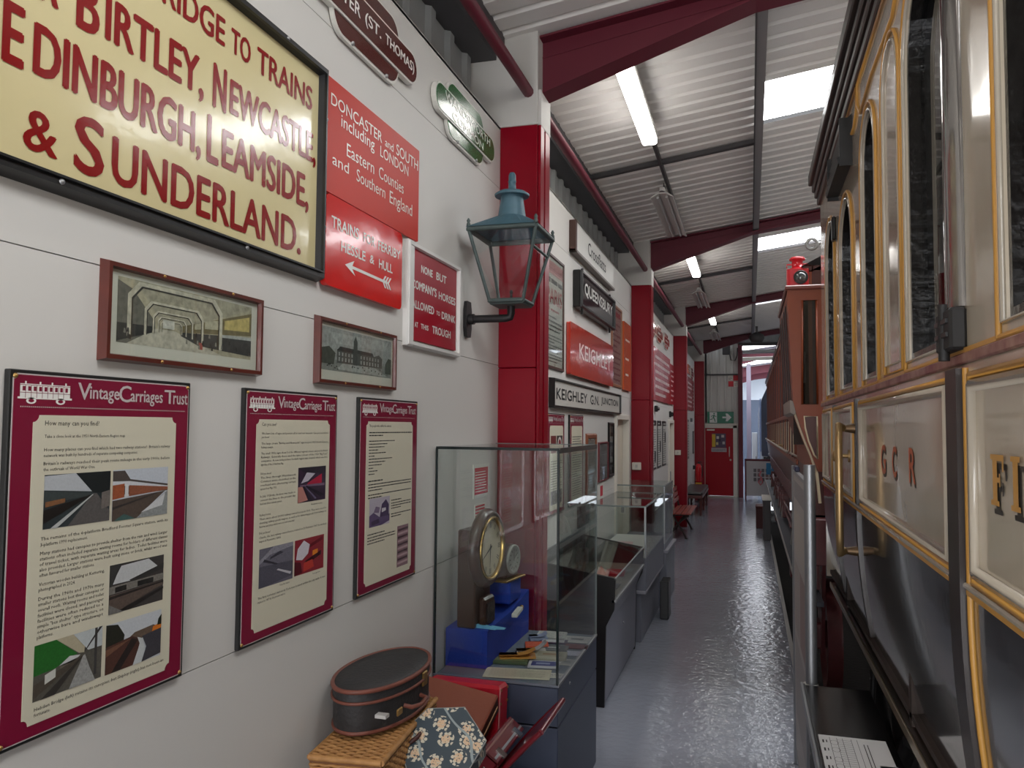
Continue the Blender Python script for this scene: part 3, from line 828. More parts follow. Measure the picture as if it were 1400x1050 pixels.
g.line('Wandsworth Common', 2.58 - y0, 1.743 - 1.333, .006, .0184, TXT, .11); g.line('York, first station', 2.39 - y0, 1.492 - 1.333, .006, .0184, TXT, .09); g.line('York signal box', 2.60 - y0, 1.494 - 1.333, .006, .0184, TXT, .08)
g.build('body_text', t)
photo(t, 2.49 - y0, 1.757 - 1.333, .19, .123, pz, [((58, 40, 62), [(0, 0), (1, 0), (1, 1), (0, 1)]), ((40, 34, 48), [(0, 1), (1, 1), (1, .78), (.2, .86)]), ((190, 184, 196), [(.1, .55), (.3, .85), (.6, .8), (.35, .6)]), ((176, 24, 60), [(.35, .55), (.85, .78), (.85, .5), (.3, .5)]), ((120, 96, 120), [(.05, .5), (.95, .5), (.95, .42), (.05, .46)]), ((190, 130, 120), [(0, 0), (.35, .05), (.15, .45), (0, .45)]), ((36, 28, 46), [(.4, .0), (.55, 0), (.2, .46), (.16, .46)]), ((110, 100, 130), [(.6, .05), (.66, .08), (.24, .46), (.22, .46)]), ((30, 24, 40), [(.8, .1), (.95, .15), (.3, .47), (.26, .47)])])
photo(t, 2.268 - y0, 1.504 - 1.333, .20, .125, pz, [((112, 110, 122), [(0, 0), (1, 0), (1, 1), (0, 1)]), ((88, 86, 98), [(0, 0), (.1, 0), (1, .1), (1, .5), (0, .55)]), ((150, 148, 158), [(0, .6), (.3, .8), (1, .9), (1, 1), (.4, 1), (0, .7)]), ((64, 62, 74), [(.3, .68), (.7, .78), (.6, .84), (.32, .74)]), ((196, 194, 198), [(.5, .36), (.55, .38), (.95, .2), (.92, .14)]), ((60, 58, 70), [(.1, .66), (.5, .5), (.54, .52), (.14, .72)])])
photo(t, 2.478 - y0, 1.507 - 1.333, .198, .122, pz, [((150, 42, 54), [(0, 0), (1, 0), (1, 1), (0, 1)]), ((212, 206, 212), [(.05, .45), (.1, .75), (.3, .95), (.5, .8), (.45, .55), (.25, .4)]), ((110, 16, 30), [(.5, .7), (.95, .85), (.95, .95), (.5, .8)]), ((60, 20, 24), [(.35, .35), (.9, .55), (.9, .42), (.4, .25)]), ((226, 130, 40), [(.6, .45), (.78, .5), (.78, .62), (.6, .6)]), ((190, 60, 50), [(.3, .05), (.65, .12), (.6, .35), (.3, .3)]), ((90, 18, 30), [(.0, .0), (.25, .05), (.2, .35), (0, .4)])])
# third board
y0 = 2.944
t = board('maroon information board about the people who staffed the stations, third from the camera', y0, 1.335, .592, .81)
g = MB(); X0, X1 = 3.03 - y0, 3.465 - y0
rows_ = [(2.024, .0105, 'The people who staffed the stations', 0), (1.997, .0070, '~', 1), (1.985, .0070, '~.3', 0)]
for k, s in enumerate((.58, .4, .34, .2, .38, .12, .52, .36, .28, .1, .2, .13)): rows_.append((1.962 - k * .0125, .0060, '~%.2f' % s, 0))
rows_ += [(1.795, .0075, '~.32', 0)] + [(a, .0066, '~.3', f) for a, f in ((1.781, 1), (1.769, 1), (1.757, 0), (1.738, 1), (1.726, 0))]
paras(g, [(a - 1.335, c, s, f) for a, c, s, f in rows_], X0, X1); g.build('body_text', t); g = MB()
paras(g, [(a - 1.335, .0064, '~.5', f) for a, f in ((1.700, 0), (1.687, 1), (1.676, 1), (1.665, 0), (1.64, 1), (1.629, 0))], 3.255 - y0, X1); g.build('body_text', t); g = MB()
paras(g, [(a - 1.335, .0064, '~.6', f) for a, f in ((1.575, 0), (1.562, 1), (1.550, 1), (1.538, 0))], X0, 3.30 - y0)
g.build('body_text', t)
photo(t, 3.043 - y0, 1.607 - 1.335, .196, .118, pz, [((186, 178, 190), [(0, 0), (1, 0), (1, 1), (0, 1)]), ((96, 76, 116), [(0, 0), (.6, .0), (1, .1), (1, .35), (.5, .3), (.2, .5), (0, .4)]), ((70, 50, 90), [(.5, .3), (.95, .3), (.95, .7), (.8, .9), (.6, .75)]), ((206, 200, 206), [(.6, .45), (.8, .5), (.8, .6), (.6, .6)]), ((60, 40, 76), [(.1, .05), (.5, .1), (.45, .25), (.1, .2)]), ((128, 110, 140), [(.2, .5), (.45, .45), (.5, .65), (.3, .7)])])
photo(t, 3.322 - y0, 1.40 - 1.335, .12, .182, pz, [((150, 116, 124), [(0, 0), (1, 0), (1, 1), (0, 1)])] + [((84, 56, 66) if k % 2 else (190, 160, 164), [(.05, .06 + k * .09), (.95, .08 + k * .09), (.95, .13 + k * .09), (.05, .11 + k * .09)]) for k in range(10)])
# small red notices inside the first show case, on the wall
t = empty('wall_notice', 'small white and red notice on the wall, upper of two behind the glass case', 'notice', mx=wallM(4.392, 1.613))
b = MB().box(0, .285, 0, .195, 0, .003, PAPER)
NR = M('notice_red', (196, 40, 60), .6)
b.rect(.02, .265, .02, .175, .0034, NR)
g = MB()
for k in range(8): g.rect(.03, .25 - .05 * R.random(), .035 + k * .016, .040 + k * .016, .0037, PAPER)
b.build('sheet', t); g.build('printed_lines', t)
t = empty('wall_notice', 'narrow red and white striped notice, lower of two behind the glass case', 'notice', mx=wallM(4.42, 1.40))
b = MB().box(0, .19, 0, .175, 0, .003, PAPER)
for k in range(9): b.rect(.01, .18, .01 + k * .0185, .021 + k * .0185, .0034, NR)
b.build('sheet', t)
# ================================================================== SECOND BAY AND BEYOND: SIGNS AND POSTERS
GREYTX = C(70, 68, 68)
def poster(name, label, cat, y, z, w, h, fmat, ft, pmat, art=None, glaze=True, d=.02, group=None):
    t = empty(name, label, cat, mx=wallM(y, z), group=group)
    if ft: frame_mb(w, h, ft, d, fmat).build('frame', t)
    b = MB().box(ft * .9, w - ft * .9, ft * .9, h - ft * .9, 0, .008, pmat)
    b.build('sheet', t)
    if art:
        g = MB(); art(g, w, h); g.build('print', t)
    if glaze: MB().box(ft * .9, w - ft * .9, ft * .9, h - ft * .9, .0115, .0125, GL).build('glazing', t)
    return t
def lines(g, x0, x1, y0, y1, n, z=.0088, mat=None, hh=.5):
    st = (y1 - y0) / n
    for k in range(n):
        word_strips(g, x0, x0 + (x1 - x0) * (1 if k % 3 else R.uniform(.5, 1)), y0 + k * st, st * hh, z, mat or GREYTX)
DARKFR = M('dark_brown_frame', (74, 46, 38), .4)
def art_paris(g, w, h):
    g.rect(.03, w - .03, h - .16, h - .06, .0086, C(208, 150, 150)); 
    lines(g, .05, w - .05, h - .24, h - .17, 1, hh=.8)
    g.text('PARIS', .06, w - .06, h - .40, h - .27, .009, C(176, 60, 66), .02)
    g.text('&', .10, .16, h - .46, h - .41, .009, C(176, 60, 66)); lines(g, .2, w - .1, h - .46, h - .41, 1, mat=C(176, 60, 66))
    lines(g, .05, w - .05, h - .62, h - .48, 4); lines(g, .05, w - .05, .06, h - .64, 9)
poster('framed_poster', 'tall framed old excursion handbill to Paris, beside the first red column', 'poster', 6.015, 2.49, .645, .93, DARKFR, .035, M('old_handbill_paper', (206, 202, 194), .6), art_paris)
# long white hand-lettered station board
t = empty('station_sign', 'long white station board with black lettering high on the second bay wall', 'sign', mx=wallM(6.905, 3.585))
b = MB().box(.05, 2.12, .03, .27, .0, .05, M('white_sign_board', (224, 222, 216), .4), .002); b.build('board', t)
f = MB().box(0, .05, 0, .285, 0, .065, M('dark_timber', (74, 50, 42), .5), .004).box(.0, 2.15, 0, .028, 0, .062, M('grey_ledge', (140, 132, 128), .5), .004)
f.build('edge_moulding', t)
MB().text('Crossflatts', .62, 1.60, .10, .225, .0515, INK, .008).build('lettering', t)
# black lamp-box style sign
t = empty('station_sign', 'black framed glass sign reading QUEENSBURY in white letters', 'sign', mx=wallM(7.07, 3.115))
MB().box(0, 1.87, 0, .34, 0, .07, BLACK, .008).build('case', t)
frame_mb(1.87, .34, .035, .02, BLACK, z0=.07).build('frame', t)
MB().box(.035, 1.835, .035, .305, .07, .073, M('black_glass', (44, 44, 46), .08, coat=.6)).build('glass_face', t)
MB().text('QUEENSBURY', .18, 1.74, .12, .255, .0745, WH, .05).build('lettering', t)
s = MB()
for x in (.12, 1.62): s.box(x, x + .03, -.05, 0, .05, .07, BLACK).box(x, x + .03, .34, .37, .05, .07, BLACK)
s.build('hanging_lug', t)
t = enamel('station_sign', 'big orange-red enamel sign reading KEIGHLEY in white letters', 6.80, 2.49, 2.27, .46, M('tangerine_enamel', (204, 62, 44), .14, coat=.7, bump=.12, bscale=4), .02, .04)
MB().text('KEIGHLEY', .38, 2.10, .165, .31, .0415, WH, .012).build('lettering', t)
t = empty('station_sign', 'long grey-white nameboard with raised black letters reading KEIGHLEY G.N. JUNCTION', 'sign', mx=wallM(6.185, 2.185))
MB().box(.03, 3.41, .02, .22, 0, .03, M('pale_nameboard', (206, 202, 194), .4), .002).build('board', t)
frame_mb(3.44, .24, .022, .05, BLACK).build('frame', t)
MB().text('KEIGHLEY', .14, 1.42, .07, .165, .031, INK, .05).build('lettering', t); MB().text('G.N.', 1.58, 2.06, .07, .165, .031, INK, .05).build('lettering', t); MB().text('JUNCTION', 2.18, 3.30, .07, .165, .031, INK, .05).build('lettering', t)
TAN = M('tan_oak_frame', (150, 96, 66), .4)
def art_tall(g, w, h):
    g.rect(.1, w - .1, h - .14, h - .08, .0086, C(150, 50, 60)); lines(g, .09, w - .09, .08, h - .18, 11)
poster('framed_poster', 'tall narrow oak framed timetable poster between two orange-red signs', 'poster', 9.15, 2.50, .74, .985, TAN, .05, M('old_poster_grey', (176, 160, 152), .6), art_tall)
t = enamel('station_sign', 'tall orange-brown enamel sign beside the second red column', 9.96, 2.50, .63, .86, M('orange_brown_enamel', (198, 92, 50), .25, coat=.4), .01, .03)
g = MB(); lines(g, .12, .5, .62, .70, 1, .0315, WL); lines(g, .12, .5, .38, .46, 1, .0315, WL); lines(g, .12, .5, .18, .26, 1, .0315, WL); g.build('lettering', t)
# two more maroon boards seen through the glass
for (yy, lab, k) in ((6.10, 'maroon information board with two round pictures, left of the pair beyond the glass case', 0), (6.905, 'maroon information board full of text, right of the pair beyond the glass case', 1)):
    t = board(lab, yy, 1.33, .59, .81)
    g = MB()
    if k == 0:
        lines(g, .10, .50, .20, .44, 12, .0186)
        g.rect(.095, .28, .49, .63, .0184, C(110, 40, 40)); g.rect(.30, .51, .49, .63, .0184, C(60, 50, 48))
        g.poly([(.405 + .07 * math.cos(a * PI / 10), .56 + .06 * math.sin(a * PI / 10), .0186) for a in range(20)], C(214, 210, 204)); g.poly([(.405 + .045 * math.cos(a * PI / 10), .56 + .04 * math.sin(a * PI / 10), .0188) for a in range(20)], C(120, 30, 36))
        g.rect(.10, .50, .08, .19, .0184, C(96, 94, 94))
        for i in range(14):
            x = .11 + .36 * R.random(); y = .09 + .08 * R.random(); g.rect(x, x + .02, y, y + .02, .0187, C(150, 148, 146))
    else:
        lines(g, .10, .50, .09, .63, 26, .0186)
    g.build('body_text', t)
def art_old(g, w, h):
    g.rect(.08, w - .08, h - .16, h - .06, .0086, C(190, 186, 180)); lines(g, .09, w - .09, .08, h - .18, 14)
poster('framed_poster', 'small brown framed old notice beyond the two maroon boards', 'poster', 7.68, 1.315, .53, .655, M('brown_oak_frame', (140, 84, 60), .4), .06, M('aged_print', (190, 184, 176), .6), art_old)
def art_map(g, w, h):
    g.rect(.1, w - .1, .08, h - .08, .0086, C(150, 148, 150))
    for k in range(5): g.rect(.12 + k * .07, .14 + k * .08, .10, h - .1, .0088, C(200, 200, 200))
poster('framed_poster', 'grey framed map picture right of the brown framed notice', 'poster', 8.335, 1.455, .575, .42, M('dark_red_frame', (104, 26, 34), .4), .02, M('grey_map', (168, 166, 166), .6), art_map)
def art_strip(g, w, h):
    for k in range(5): g.rect(.07, w - .07, .05 + k * .115, .12 + k * .115, .0086, C(190, 188, 184) if k % 2 else C(120, 116, 114))
poster('framed_poster', 'narrow black framed strip of pictures beside the cream doorway', 'poster', 8.95, 1.465, .36, .625, BLACK, .045, MATTEBLACK, art_strip)
t = empty('wall_notice', 'small red notice on the wall above the second glass case', 'notice', mx=wallM(8.42, 1.27))
b = MB().box(0, .26, 0, .17, 0, .003, PAPER).rect(.05, .21, .03, .14, .0034, NR); b.build('sheet', t)
# switch on column
for (x, y, z, lab) in ((-1.455, 10.81, 1.515, 'small white switch box on the second red column'), (-1.44, 17.0, 1.52, 'small white switch box on the third red column')):
    t = empty('switch_box', lab, 'switch', mx=endM(x - .06, y, z - .045))
    MB().box(0, .12, 0, .10, 0, .045, CREAMW, .006).build('box', t); MB().box(.045, .075, .03, .07, .045, .052, C(200, 196, 190)).build('rocker', t)
# third bay
RT = M('red_lined_enamel', (176, 50, 52), .25, coat=.3)
t = enamel('station_sign', 'large pale red enamel direction sign in the third bay, many lines of white lettering', 13.20, 2.49, 2.80, .88, RT, .01, .03)
g = MB(); lines(g, .2, 2.6, .08, .82, 6, .0315, C(206, 190, 188), .62); g.build('lettering', t)
t = enamel('station_sign', 'narrow dark red enamel sign right of the large pale red one in third bay', 16.06, 2.50, .72, .80, M('dark_red_enamel', (160, 24, 40), .25, coat=.3), .01, .03)
g = MB(); lines(g, .1, .62, .06, .74, 7, .0315, C(210, 170, 170), .5); g.build('lettering', t)
for (yc, lab) in ((14.1, 'orange-red station totem sign, left of the two high in the third bay'), (15.35, 'orange-red station totem sign, right of the two high in the third bay'), (13.1, 'orange-red station totem sign half hidden by the second column')):
    tt = totem(lab, yc, 3.66, .95, .15, M('orange_totem', (196, 70, 44), .2, coat=.5), [], (.60, .30))
    g = MB(); lines(g, -.32, .32, -.02, .03, 1, .0345, WH, .9); g.build('lettering', tt)
for i, (yy, lab) in enumerate(((13.12, 'tall narrow black headed text panel, left of three in the third bay'), (13.92, 'tall narrow black headed text panel, middle of three in the third bay'), (14.75, 'tall narrow black headed text panel, right of three in the third bay'))):
    t = empty('text_panel', lab, 'board', mx=wallM(yy, 1.345))
    b = MB().box(0, .60, 0, .81, 0, .012, BLACK, .002).rect(.03, .57, .03, .72, .0125, C(196, 194, 188)); b.build('panel', t)
    g = MB(); lines(g, .06, .54, .74, .79, 1, .0127, C(190, 190, 186), .8)
    lines(g, .05, .55, .06, .68, 16, .0128); g.rect(.3, .52, .12 + .15 * i, .30 + .15 * i, .013, C(60, 58, 58)); g.build('print', t)
t = empty('fire_alarm', 'small dark alarm unit on the wall below the pale red sign', 'alarm', mx=wallM(13.5, 2.30)); MB().box(0, .16, 0, .10, 0, .05, BLACK, .01).build('housing', t); MB().lathe([(.03, 0), (.025, .03), (0, .035)], C(60, 58, 58), 12, (.08, .05, .05)).build('sounder', t)
t = empty('wall_bracket', 'small black bracket on the white wall left of the third column', 'bracket', mx=wallM(16.05, 2.24)); MB().box(0, .10, 0, .12, 0, .04, BLACK, .01).box(.03, .07, .02, .1, .04, .08, BLACK, .01).build('bracket_body', t)
# fourth bay
t = enamel('station_sign', 'red enamel sign of many lines in the far fourth bay', 20.5, 2.49, 1.75, .85, M('far_red_enamel', (172, 36, 48), .25, coat=.3), .01, .03)
g = MB(); lines(g, .15, 1.6, .08, .78, 6, .0315, C(208, 180, 178), .6); g.build('lettering', t)
t = enamel('station_sign', 'narrow brown-red enamel sign at the far end of the fourth bay', 22.35, 2.51, .55, .82, M('far_brown_red_enamel', (130, 40, 44), .25), .01, .03)
g = MB(); lines(g, .08, .48, .08, .74, 7, .0315, C(190, 150, 148), .5); g.build('lettering', t)
t = enamel('station_sign', 'small orange and cream enamel sign high in the fourth bay', 20.8, 3.42, .75, .24, M('far_orange_enamel', (206, 100, 70), .25), .01, .03)
g = MB(); lines(g, .08, .66, .06, .18, 2, .0315, WH, .6); g.build('lettering', t)
tt = totem('dark red station totem sign high in the fourth bay', 22.3, 3.50, .9, .15, M('maroon_totem', (128, 28, 40), .2), [], (.56, .34))
g = MB(); lines(g, -.3, .3, -.02, .03, 1, .0345, WH, .9); g.build('lettering', tt)
t = empty('text_panel', 'tall narrow glazed notice panel in the fourth bay', 'board', mx=wallM(20.7, 1.25)); MB().box(0, .55, 0, 1.0, 0, .012, C(120, 116, 112), .004).build('panel', t); g = MB().rect(.06, .49, .06, .94, .013, C(200, 196, 190)); lines(g, .1, .45, .1, .9, 12, .0135); g.build('print', t)
t = empty('text_panel', 'slim black framed panel beside the last red column', 'board', mx=wallM(22.75, 1.33)); MB().box(0, .3, 0, .62, 0, .02, BLACK, .004).build('panel', t); g = MB().rect(.05, .25, .05, .57, .021, C(170, 166, 160)); g.build('print', t)
t = empty('wall_notice', 'small dark notice pair under the fourth bay signs', 'notice', mx=wallM(21.9, 2.2)); MB().box(0, .7, 0, .1, 0, .01, C(60, 56, 54)).build('sheet', t)
# end wall: exit sign, red and white plates, door pictures, extinguisher, junction
t = empty('exit_sign', 'green and white emergency exit sign with running figure and arrow', 'sign', mx=endM(-1.235, YE - .10, 2.185))
MB().box(0, .765, 0, .345, 0, .012, M('exit_green', (0, 120, 88), .35), .002).build('sign_plate', t)
g = MB().rect(.07, .285, .015, .33, .0125, M('exit_white', (236, 240, 236), .4))
EG = MATS['exit_green']; ez = .013
g.poly([(.20 + .022 * math.cos(a * PI / 7), .285 + .022 * math.sin(a * PI / 7), ez) for a in range(14)], EG)
for pth in ([(.185, .25), (.165, .17), (.20, .16), (.215, .245)], [(.19, .245), (.13, .225), (.105, .185), (.12, .18), (.14, .208), (.19, .22)], [(.205, .24), (.235, .19), (.27, .20), (.268, .215), (.24, .21), (.215, .248)], [(.165, .18), (.15, .11), (.08, .10), (.08, .12), (.135, .13), (.15, .18)], [(.185, .17), (.20, .17), (.23, .11), (.24, .04), (.22, .04), (.205, .10), (.17, .15)]):
    g.poly([(x, y, ez) for x, y in pth], EG)
AW = MATS['exit_white']
g.poly([(.44, .15, ez), (.57, .15, ez), (.57, .2, ez), (.44, .2, ez)], AW)
g.poly([(.56, .175, ez + .0002), (.53, .06, ez + .0002), (.59, .06, ez + .0002), (.70, .175, ez + .0002), (.59, .29, ez + .0002), (.53, .29, ez + .0002)], AW)
g.build('pictogram', t)
for (x, z, c, lab) in ((-.48, 3.46, (200, 30, 44), 'upper right red square plate of the chequered pair on the end wall'), (-.62, 3.28, (206, 40, 52), 'lower left red square plate of the chequered pair on the end wall')):
    t = empty('square_plate', lab, 'plate', mx=endM(x, YE - .03, z)); MB().box(0, .15, 0, .16, 0, .01, C(*c), .002).build('plate', t)
for (x, z, lab) in ((-.63, 3.46, 'white lettered plate left of the upper red square on the end wall'), (-.47, 3.27, 'white lettered plate right of the lower red square on the end wall')):
    t = empty('square_plate', lab, 'plate', mx=endM(x, YE - .03, z)); b = MB().box(0, .14, 0, .15, 0, .008, CREAMW, .002); b.build('plate', t); g = MB(); lines(g, .02, .12, .03, .12, 3, .0084); g.build('lettering', t)
t = empty('door_poster', 'colourful poster with yellow band stuck on the red fire door', 'poster', mx=endM(-1.10, YE - .06, 1.46))
b = MB().box(0, .40, 0, .42, 0, .003, C(96, 84, 110)); b.rect(0, .10, .02, .40, .0034, C(236, 200, 70))
for (x, y, w_, c) in ((.13, .26, .07, (232, 228, 220)), (.27, .30, .08, (226, 220, 214)), (.12, .08, .06, (226, 214, 160)), (.3, .1, .07, (214, 210, 210)), (.2, .18, .05, (60, 50, 66))): b.rect(x, x + w_, y, y + .08, .0036, C(*c))
b.build('sheet', t)
t = empty('door_notice', 'pale notice strip below the poster on the red door', 'notice', mx=endM(-1.12, YE - .06, 1.33)); b = MB().box(0, .44, 0, .12, 0, .004, C(190, 186, 190)); b.build('sheet', t); g = MB(); lines(g, .03, .41, .02, .10, 3, .0046, C(90, 86, 110)); g.build('lettering', t)
t = empty('fire_extinguisher', 'red fire extinguisher hanging on the white wall beyond the black bench', 'extinguisher', loc=(-1.38, 22.9, .55))
MB().lathe([(.06, 0), (.085, .02), (.085, .42), (.06, .48), (.02, .50)], M('extinguisher_red', (206, 20, 34), .25, coat=.4), 18).build('cylinder', t)
MB().cyl((0, 0, .49), (0, 0, .54), .02, BLACK).box(-.02, .09, -.015, .015, .54, .56, BLACK).build('valve_lever', t)
MB().tube([(.02, 0, .52), (.09, 0, .48), (.10, 0, .3), (.095, 0, .15)], .012, BLACK, 8).build('hose', t)
MB().box(-.15, -.08, -.04, .04, .35, .45, BLACK).build('wall_bracket', t)
t = empty('extinguisher_stand', 'yellow and black plate below the red fire extinguisher', 'stand', loc=(-1.38, 22.9, 0)); MB().box(-.08, .08, -.06, .06, 0, .02, BLACK).cyl((0, 0, .02), (0, 0, .45), .02, BLACK).box(-.08, .08, -.08, .08, .45, .53, M('stand_yellow', (216, 170, 60), .5)).build('stand_post', t)
# roller shutter box, motor, security light and conduit
t = empty('roller_shutter_housing', 'big galvanised roller shutter box above the far opening', 'shutter box', loc=(-.40, YE - .5, 4.56))
GALV = M('galvanised_sheet', (150, 154, 154), .5, metal=.4, var=.4, vscale=9, rgb2=(118, 122, 122))
MB().box(0, 3.7, 0, .45, 0, .52, GALV, .01).build('box', t); MB().box(.1, 3.6, .2, .26, -.07, 0, DGREY).build('shutter_edge', t)
t = empty('door_motor', 'grey shutter motor and conduit left of the shutter box', 'motor', loc=(-.58, YE - .24, 4.22))
MB().cyl((-.45, 0, .42), (.1, 0, .42), .06, GALV).cyl((-.33, 0, .42), (-.33, 0, .5), .05, GALV).build('motor_tube', t); MB().box(-.2, .02, -.06, .06, 0, .26, DGREY, .01).cyl((-.13, 0, .26), (-.13, 0, .42), .03, BLACK).build('junction_box', t)
MB().tube([(0, 0, .05), (.04, 0, -.16), (.16, 0, -.18), (.22, 0, -.02), (.23, 0, .2)], .015, BLACK, 6).build('cable', t)
MB().box(-.15, -.03, .06, .22, .1, .2, DGREY).build('fixing_plate', t)
t = empty('flood_light', 'round dark floodlight hanging from the roof purlin', 'lamp', loc=(.18, 22.2, 4.30))
MB().lathe([(.0, 0), (.14, .02), (.2, .12), (.18, .22), (.06, .28), (0, .28)], DGREY, 20).build('reflector', t); MB().box(-.03, .03, -.05, .05, .28, .44, DGREY).build('bracket', t)
# ================================================================== LIGHT FITTINGS (give off the light they show)
TUBE = EM('lit_tube', (255, 252, 246), TUBE_E)
WHFIT = M('white_fitting', (214, 212, 208), .4)
def light_lit(label, y0, L_):
    t = empty('fluorescent_light', label, 'ceiling light', loc=(-.80, y0, ROOF(-.8) - .20), group=None)
    MB().box(-.066, .066, -.01, L_ + .01, .045, .09, WHFIT, .006).box(-.03, .03, 0, L_, .09, .12, WHFIT).build('spine', t)
    MB().box(-.06, .06, .0, L_, -.01, .05, TUBE, .012).build('diffuser', t)
    for y_ in (.2, L_ - .2): MB().cyl((0, y_, .11), (0, y_, .135), .006, DGREY, n=6).build('hanger', t)
    return t
def light_dark(label, y0, L_):
    t = empty('fluorescent_light', label, 'ceiling light', loc=(-.86, y0, ROOF(-.86) - .20))
    MB().box(-.03, .03, 0, L_, .03, .10, WHFIT, .006).build('spine', t)
    MB().prism([(-.03, 0, .06), (-.12, 0, -.005), (-.115, 0, -.01), (0, 0, .05), (.115, 0, -.01), (.12, 0, -.005), (.03, 0, .06)][::-1], (0, L_, 0), WHFIT).build('reflector', t)
    for x in (-.045, .045): MB().cyl((x, .03, .0), (x, L_ - .03, .0), .014, M('unlit_tube', (200, 198, 196), .3), n=8).build('tube', t)
    for y_ in (.2, L_ - .2): MB().cyl((0, y_, .09), (0, y_, .2), .006, DGREY, n=6).build('hanger', t)
    return t
light_lit('bright lit fluorescent strip light nearest the camera, by the first rafter', 5.25, 1.5)
light_dark('unlit twin fluorescent fitting hanging before the second rafter', 8.3, 1.8)
light_lit('lit fluorescent strip light just beyond the second rafter', 11.45, 1.5)
light_dark('unlit twin fluorescent fitting hanging before the third rafter', 14.5, 1.8)
light_lit('small far lit fluorescent strip beyond the third rafter', 17.6, 1.5)
light_dark('farthest unlit twin fluorescent fitting before the end wall', 20.7, 1.8)
light_lit('fluorescent strip light over the camera position', -.9, 1.5)
light_lit('fluorescent strip light at the near end of the aisle, behind the camera', -4.6, 1.5)
for i, (a, c, lab) in enumerate(((5.15, 10.7, 'dark cable trunking along the roof carrying the lights of the first full bay'), (11.3, 16.9, 'dark cable trunking along the roof carrying the lights of the second full bay'), (17.4, 23.4, 'dark cable trunking along the roof carrying the lights of the farthest bay'))):
    t = MB().box(-.83, -.80, a, c, ROOF(-.8) - .06, ROOF(-.8) - .015, DGREY).build('cable_trunking'); tag(t, lab, 'trunking')

# ================================================================== GAS LANTERN
t = empty('gas_lantern', 'blue-green street gas lantern on a black wall bracket in front of the red column', 'lantern', loc=(-1.53, 4.24, 2.53))
LX = .265; TEAL = M('weathered_teal_metal', (80, 112, 126), .5, metal=.1, var=.4, vscale=16, rgb2=(56, 88, 98))
IRON = M('black_iron', (34, 32, 33), .5)
OLIVE = M('weathered_lead_frame', (74, 88, 86), .5, var=.4, vscale=20, rgb2=(52, 62, 60))
MB().prism([(0, y, z) for y, z in ((-.03, 0), (.03, 0), (.045, .05), (.045, .15), (.03, .2), (-.03, .2), (-.045, .15), (-.045, .05))], (.02, 0, 0), IRON).build('wall_plate', t)
MB().tube([(.015, 0, .10), (LX - .03, 0, .10), (LX - .006, 0, .105), (LX, 0, .125), (LX, 0, .185)], .022, IRON, 12).cyl((.02, 0, .1), (.05, 0, .1), .03, IRON).build('bracket_arm', t)
z0, z1 = .185, .565; r0, r1 = .095, .188
fr = MB()
for sx in (1, -1):
    for sy in (1, -1):
        fr.tube([(LX + sx * r0, sy * r0, z0), (LX + sx * r1, sy * r1, z1)], .010, OLIVE, 6)
for z, r, th in ((z0, r0, .013), (z1, r1, .015)):
    for k in range(4):
        c = [(-1, -1), (1, -1), (1, 1), (-1, 1)]
        a, b = c[k], c[(k + 1) % 4]
        fr.tube([(LX + a[0] * r, a[1] * r, z), (LX + b[0] * r, b[1] * r, z)], th, OLIVE, 6)
fr.box(LX - r0, LX + r0, -r0, r0, z0 - .02, z0, OLIVE, .004)
zs = z1 - .10; rs = r0 + (r1 - r0) * (zs - z0) / (z1 - z0)
for k in range(4):
    c = [(-1, -1), (1, -1), (1, 1), (-1, 1)]
    a, b = c[k], c[(k + 1) % 4]
    if k in (1,): fr.tube([(LX + a[0] * rs, a[1] * rs, zs), (LX + b[0] * rs, b[1] * rs, zs)], .008, OLIVE, 6)
fr.build('frame', t)
for k in range(4):
    c = [(-1, -1), (1, -1), (1, 1), (-1, 1)]
    a, b = c[k], c[(k + 1) % 4]
    MB().add([(LX + a[0] * r0, a[1] * r0, z0), (LX + b[0] * r0, b[1] * r0, z0), (LX + b[0] * r1, b[1] * r1, z1), (LX + a[0] * r1, a[1] * r1, z1)], [(0, 1, 2, 3)], GL).build('pane', t)
rf = MB(); nn = 24
ring0 = []; ring1 = []
for k in range(nn):
    a = 2 * PI * k / nn; cx, cy = math.cos(a), math.sin(a); m_ = max(abs(cx), abs(cy))
    ring0.append((LX + cx / m_ * (r1 + .012), cy / m_ * (r1 + .012), z1 + .012)); ring1.append((LX + cx * .078, cy * .078, .665))
rf.add(ring0 + ring1, [(k, (k + 1) % nn, nn + (k + 1) % nn, nn + k) for k in range(nn)], TEAL)
rf.lathe([(.078, .665), (.062, .775), (.062, .785)], TEAL, 24, (LX, 0, 0))
rf.lathe([(.095, .780), (.098, .79), (.08, .803), (.03, .812), (.022, .82), (.02, .86), (.024, .865), (.02, .87), (.02, .90), (.014, .915), (0, .92)], TEAL, 24, (LX, 0, 0))
rf.build('roof_cowl', t)
for sx in (1, -1):
    for sy in (1, -1): MB().lathe([(.008, 0), (.012, .008), (.010, .02), (.007, .026), (.011, .034), (.004, .048), (0, .05)], OLIVE, 10, (LX + sx * r1, sy * r1, z1 + .01)).build('corner_finial', t)
MB().cyl((LX, 0, z0), (LX, 0, z0 + .05), .007, IRON, n=8).lathe([(.004, 0), (.010, .005), (.006, .02), (0, .022)], IRON, 12, (LX, 0, z0 + .05)).build('burner', t)

# ================================================================== GLASS SHOWCASES
CASEB = M('slate_blue_case_paint', (66, 74, 94), .45, var=.15, vscale=3, rgb2=(56, 64, 84))
CASEG = M('grey_case_paint', (116, 118, 130), .4)
CASEL = M('pale_grey_case_trim', (150, 150, 160), .35)
def pane(t, x0, x1, y0, y1, z0, z1, mat=GLG): MB().box(x0, x1, y0, y1, z0, z1, mat).build('glass_pane', t)
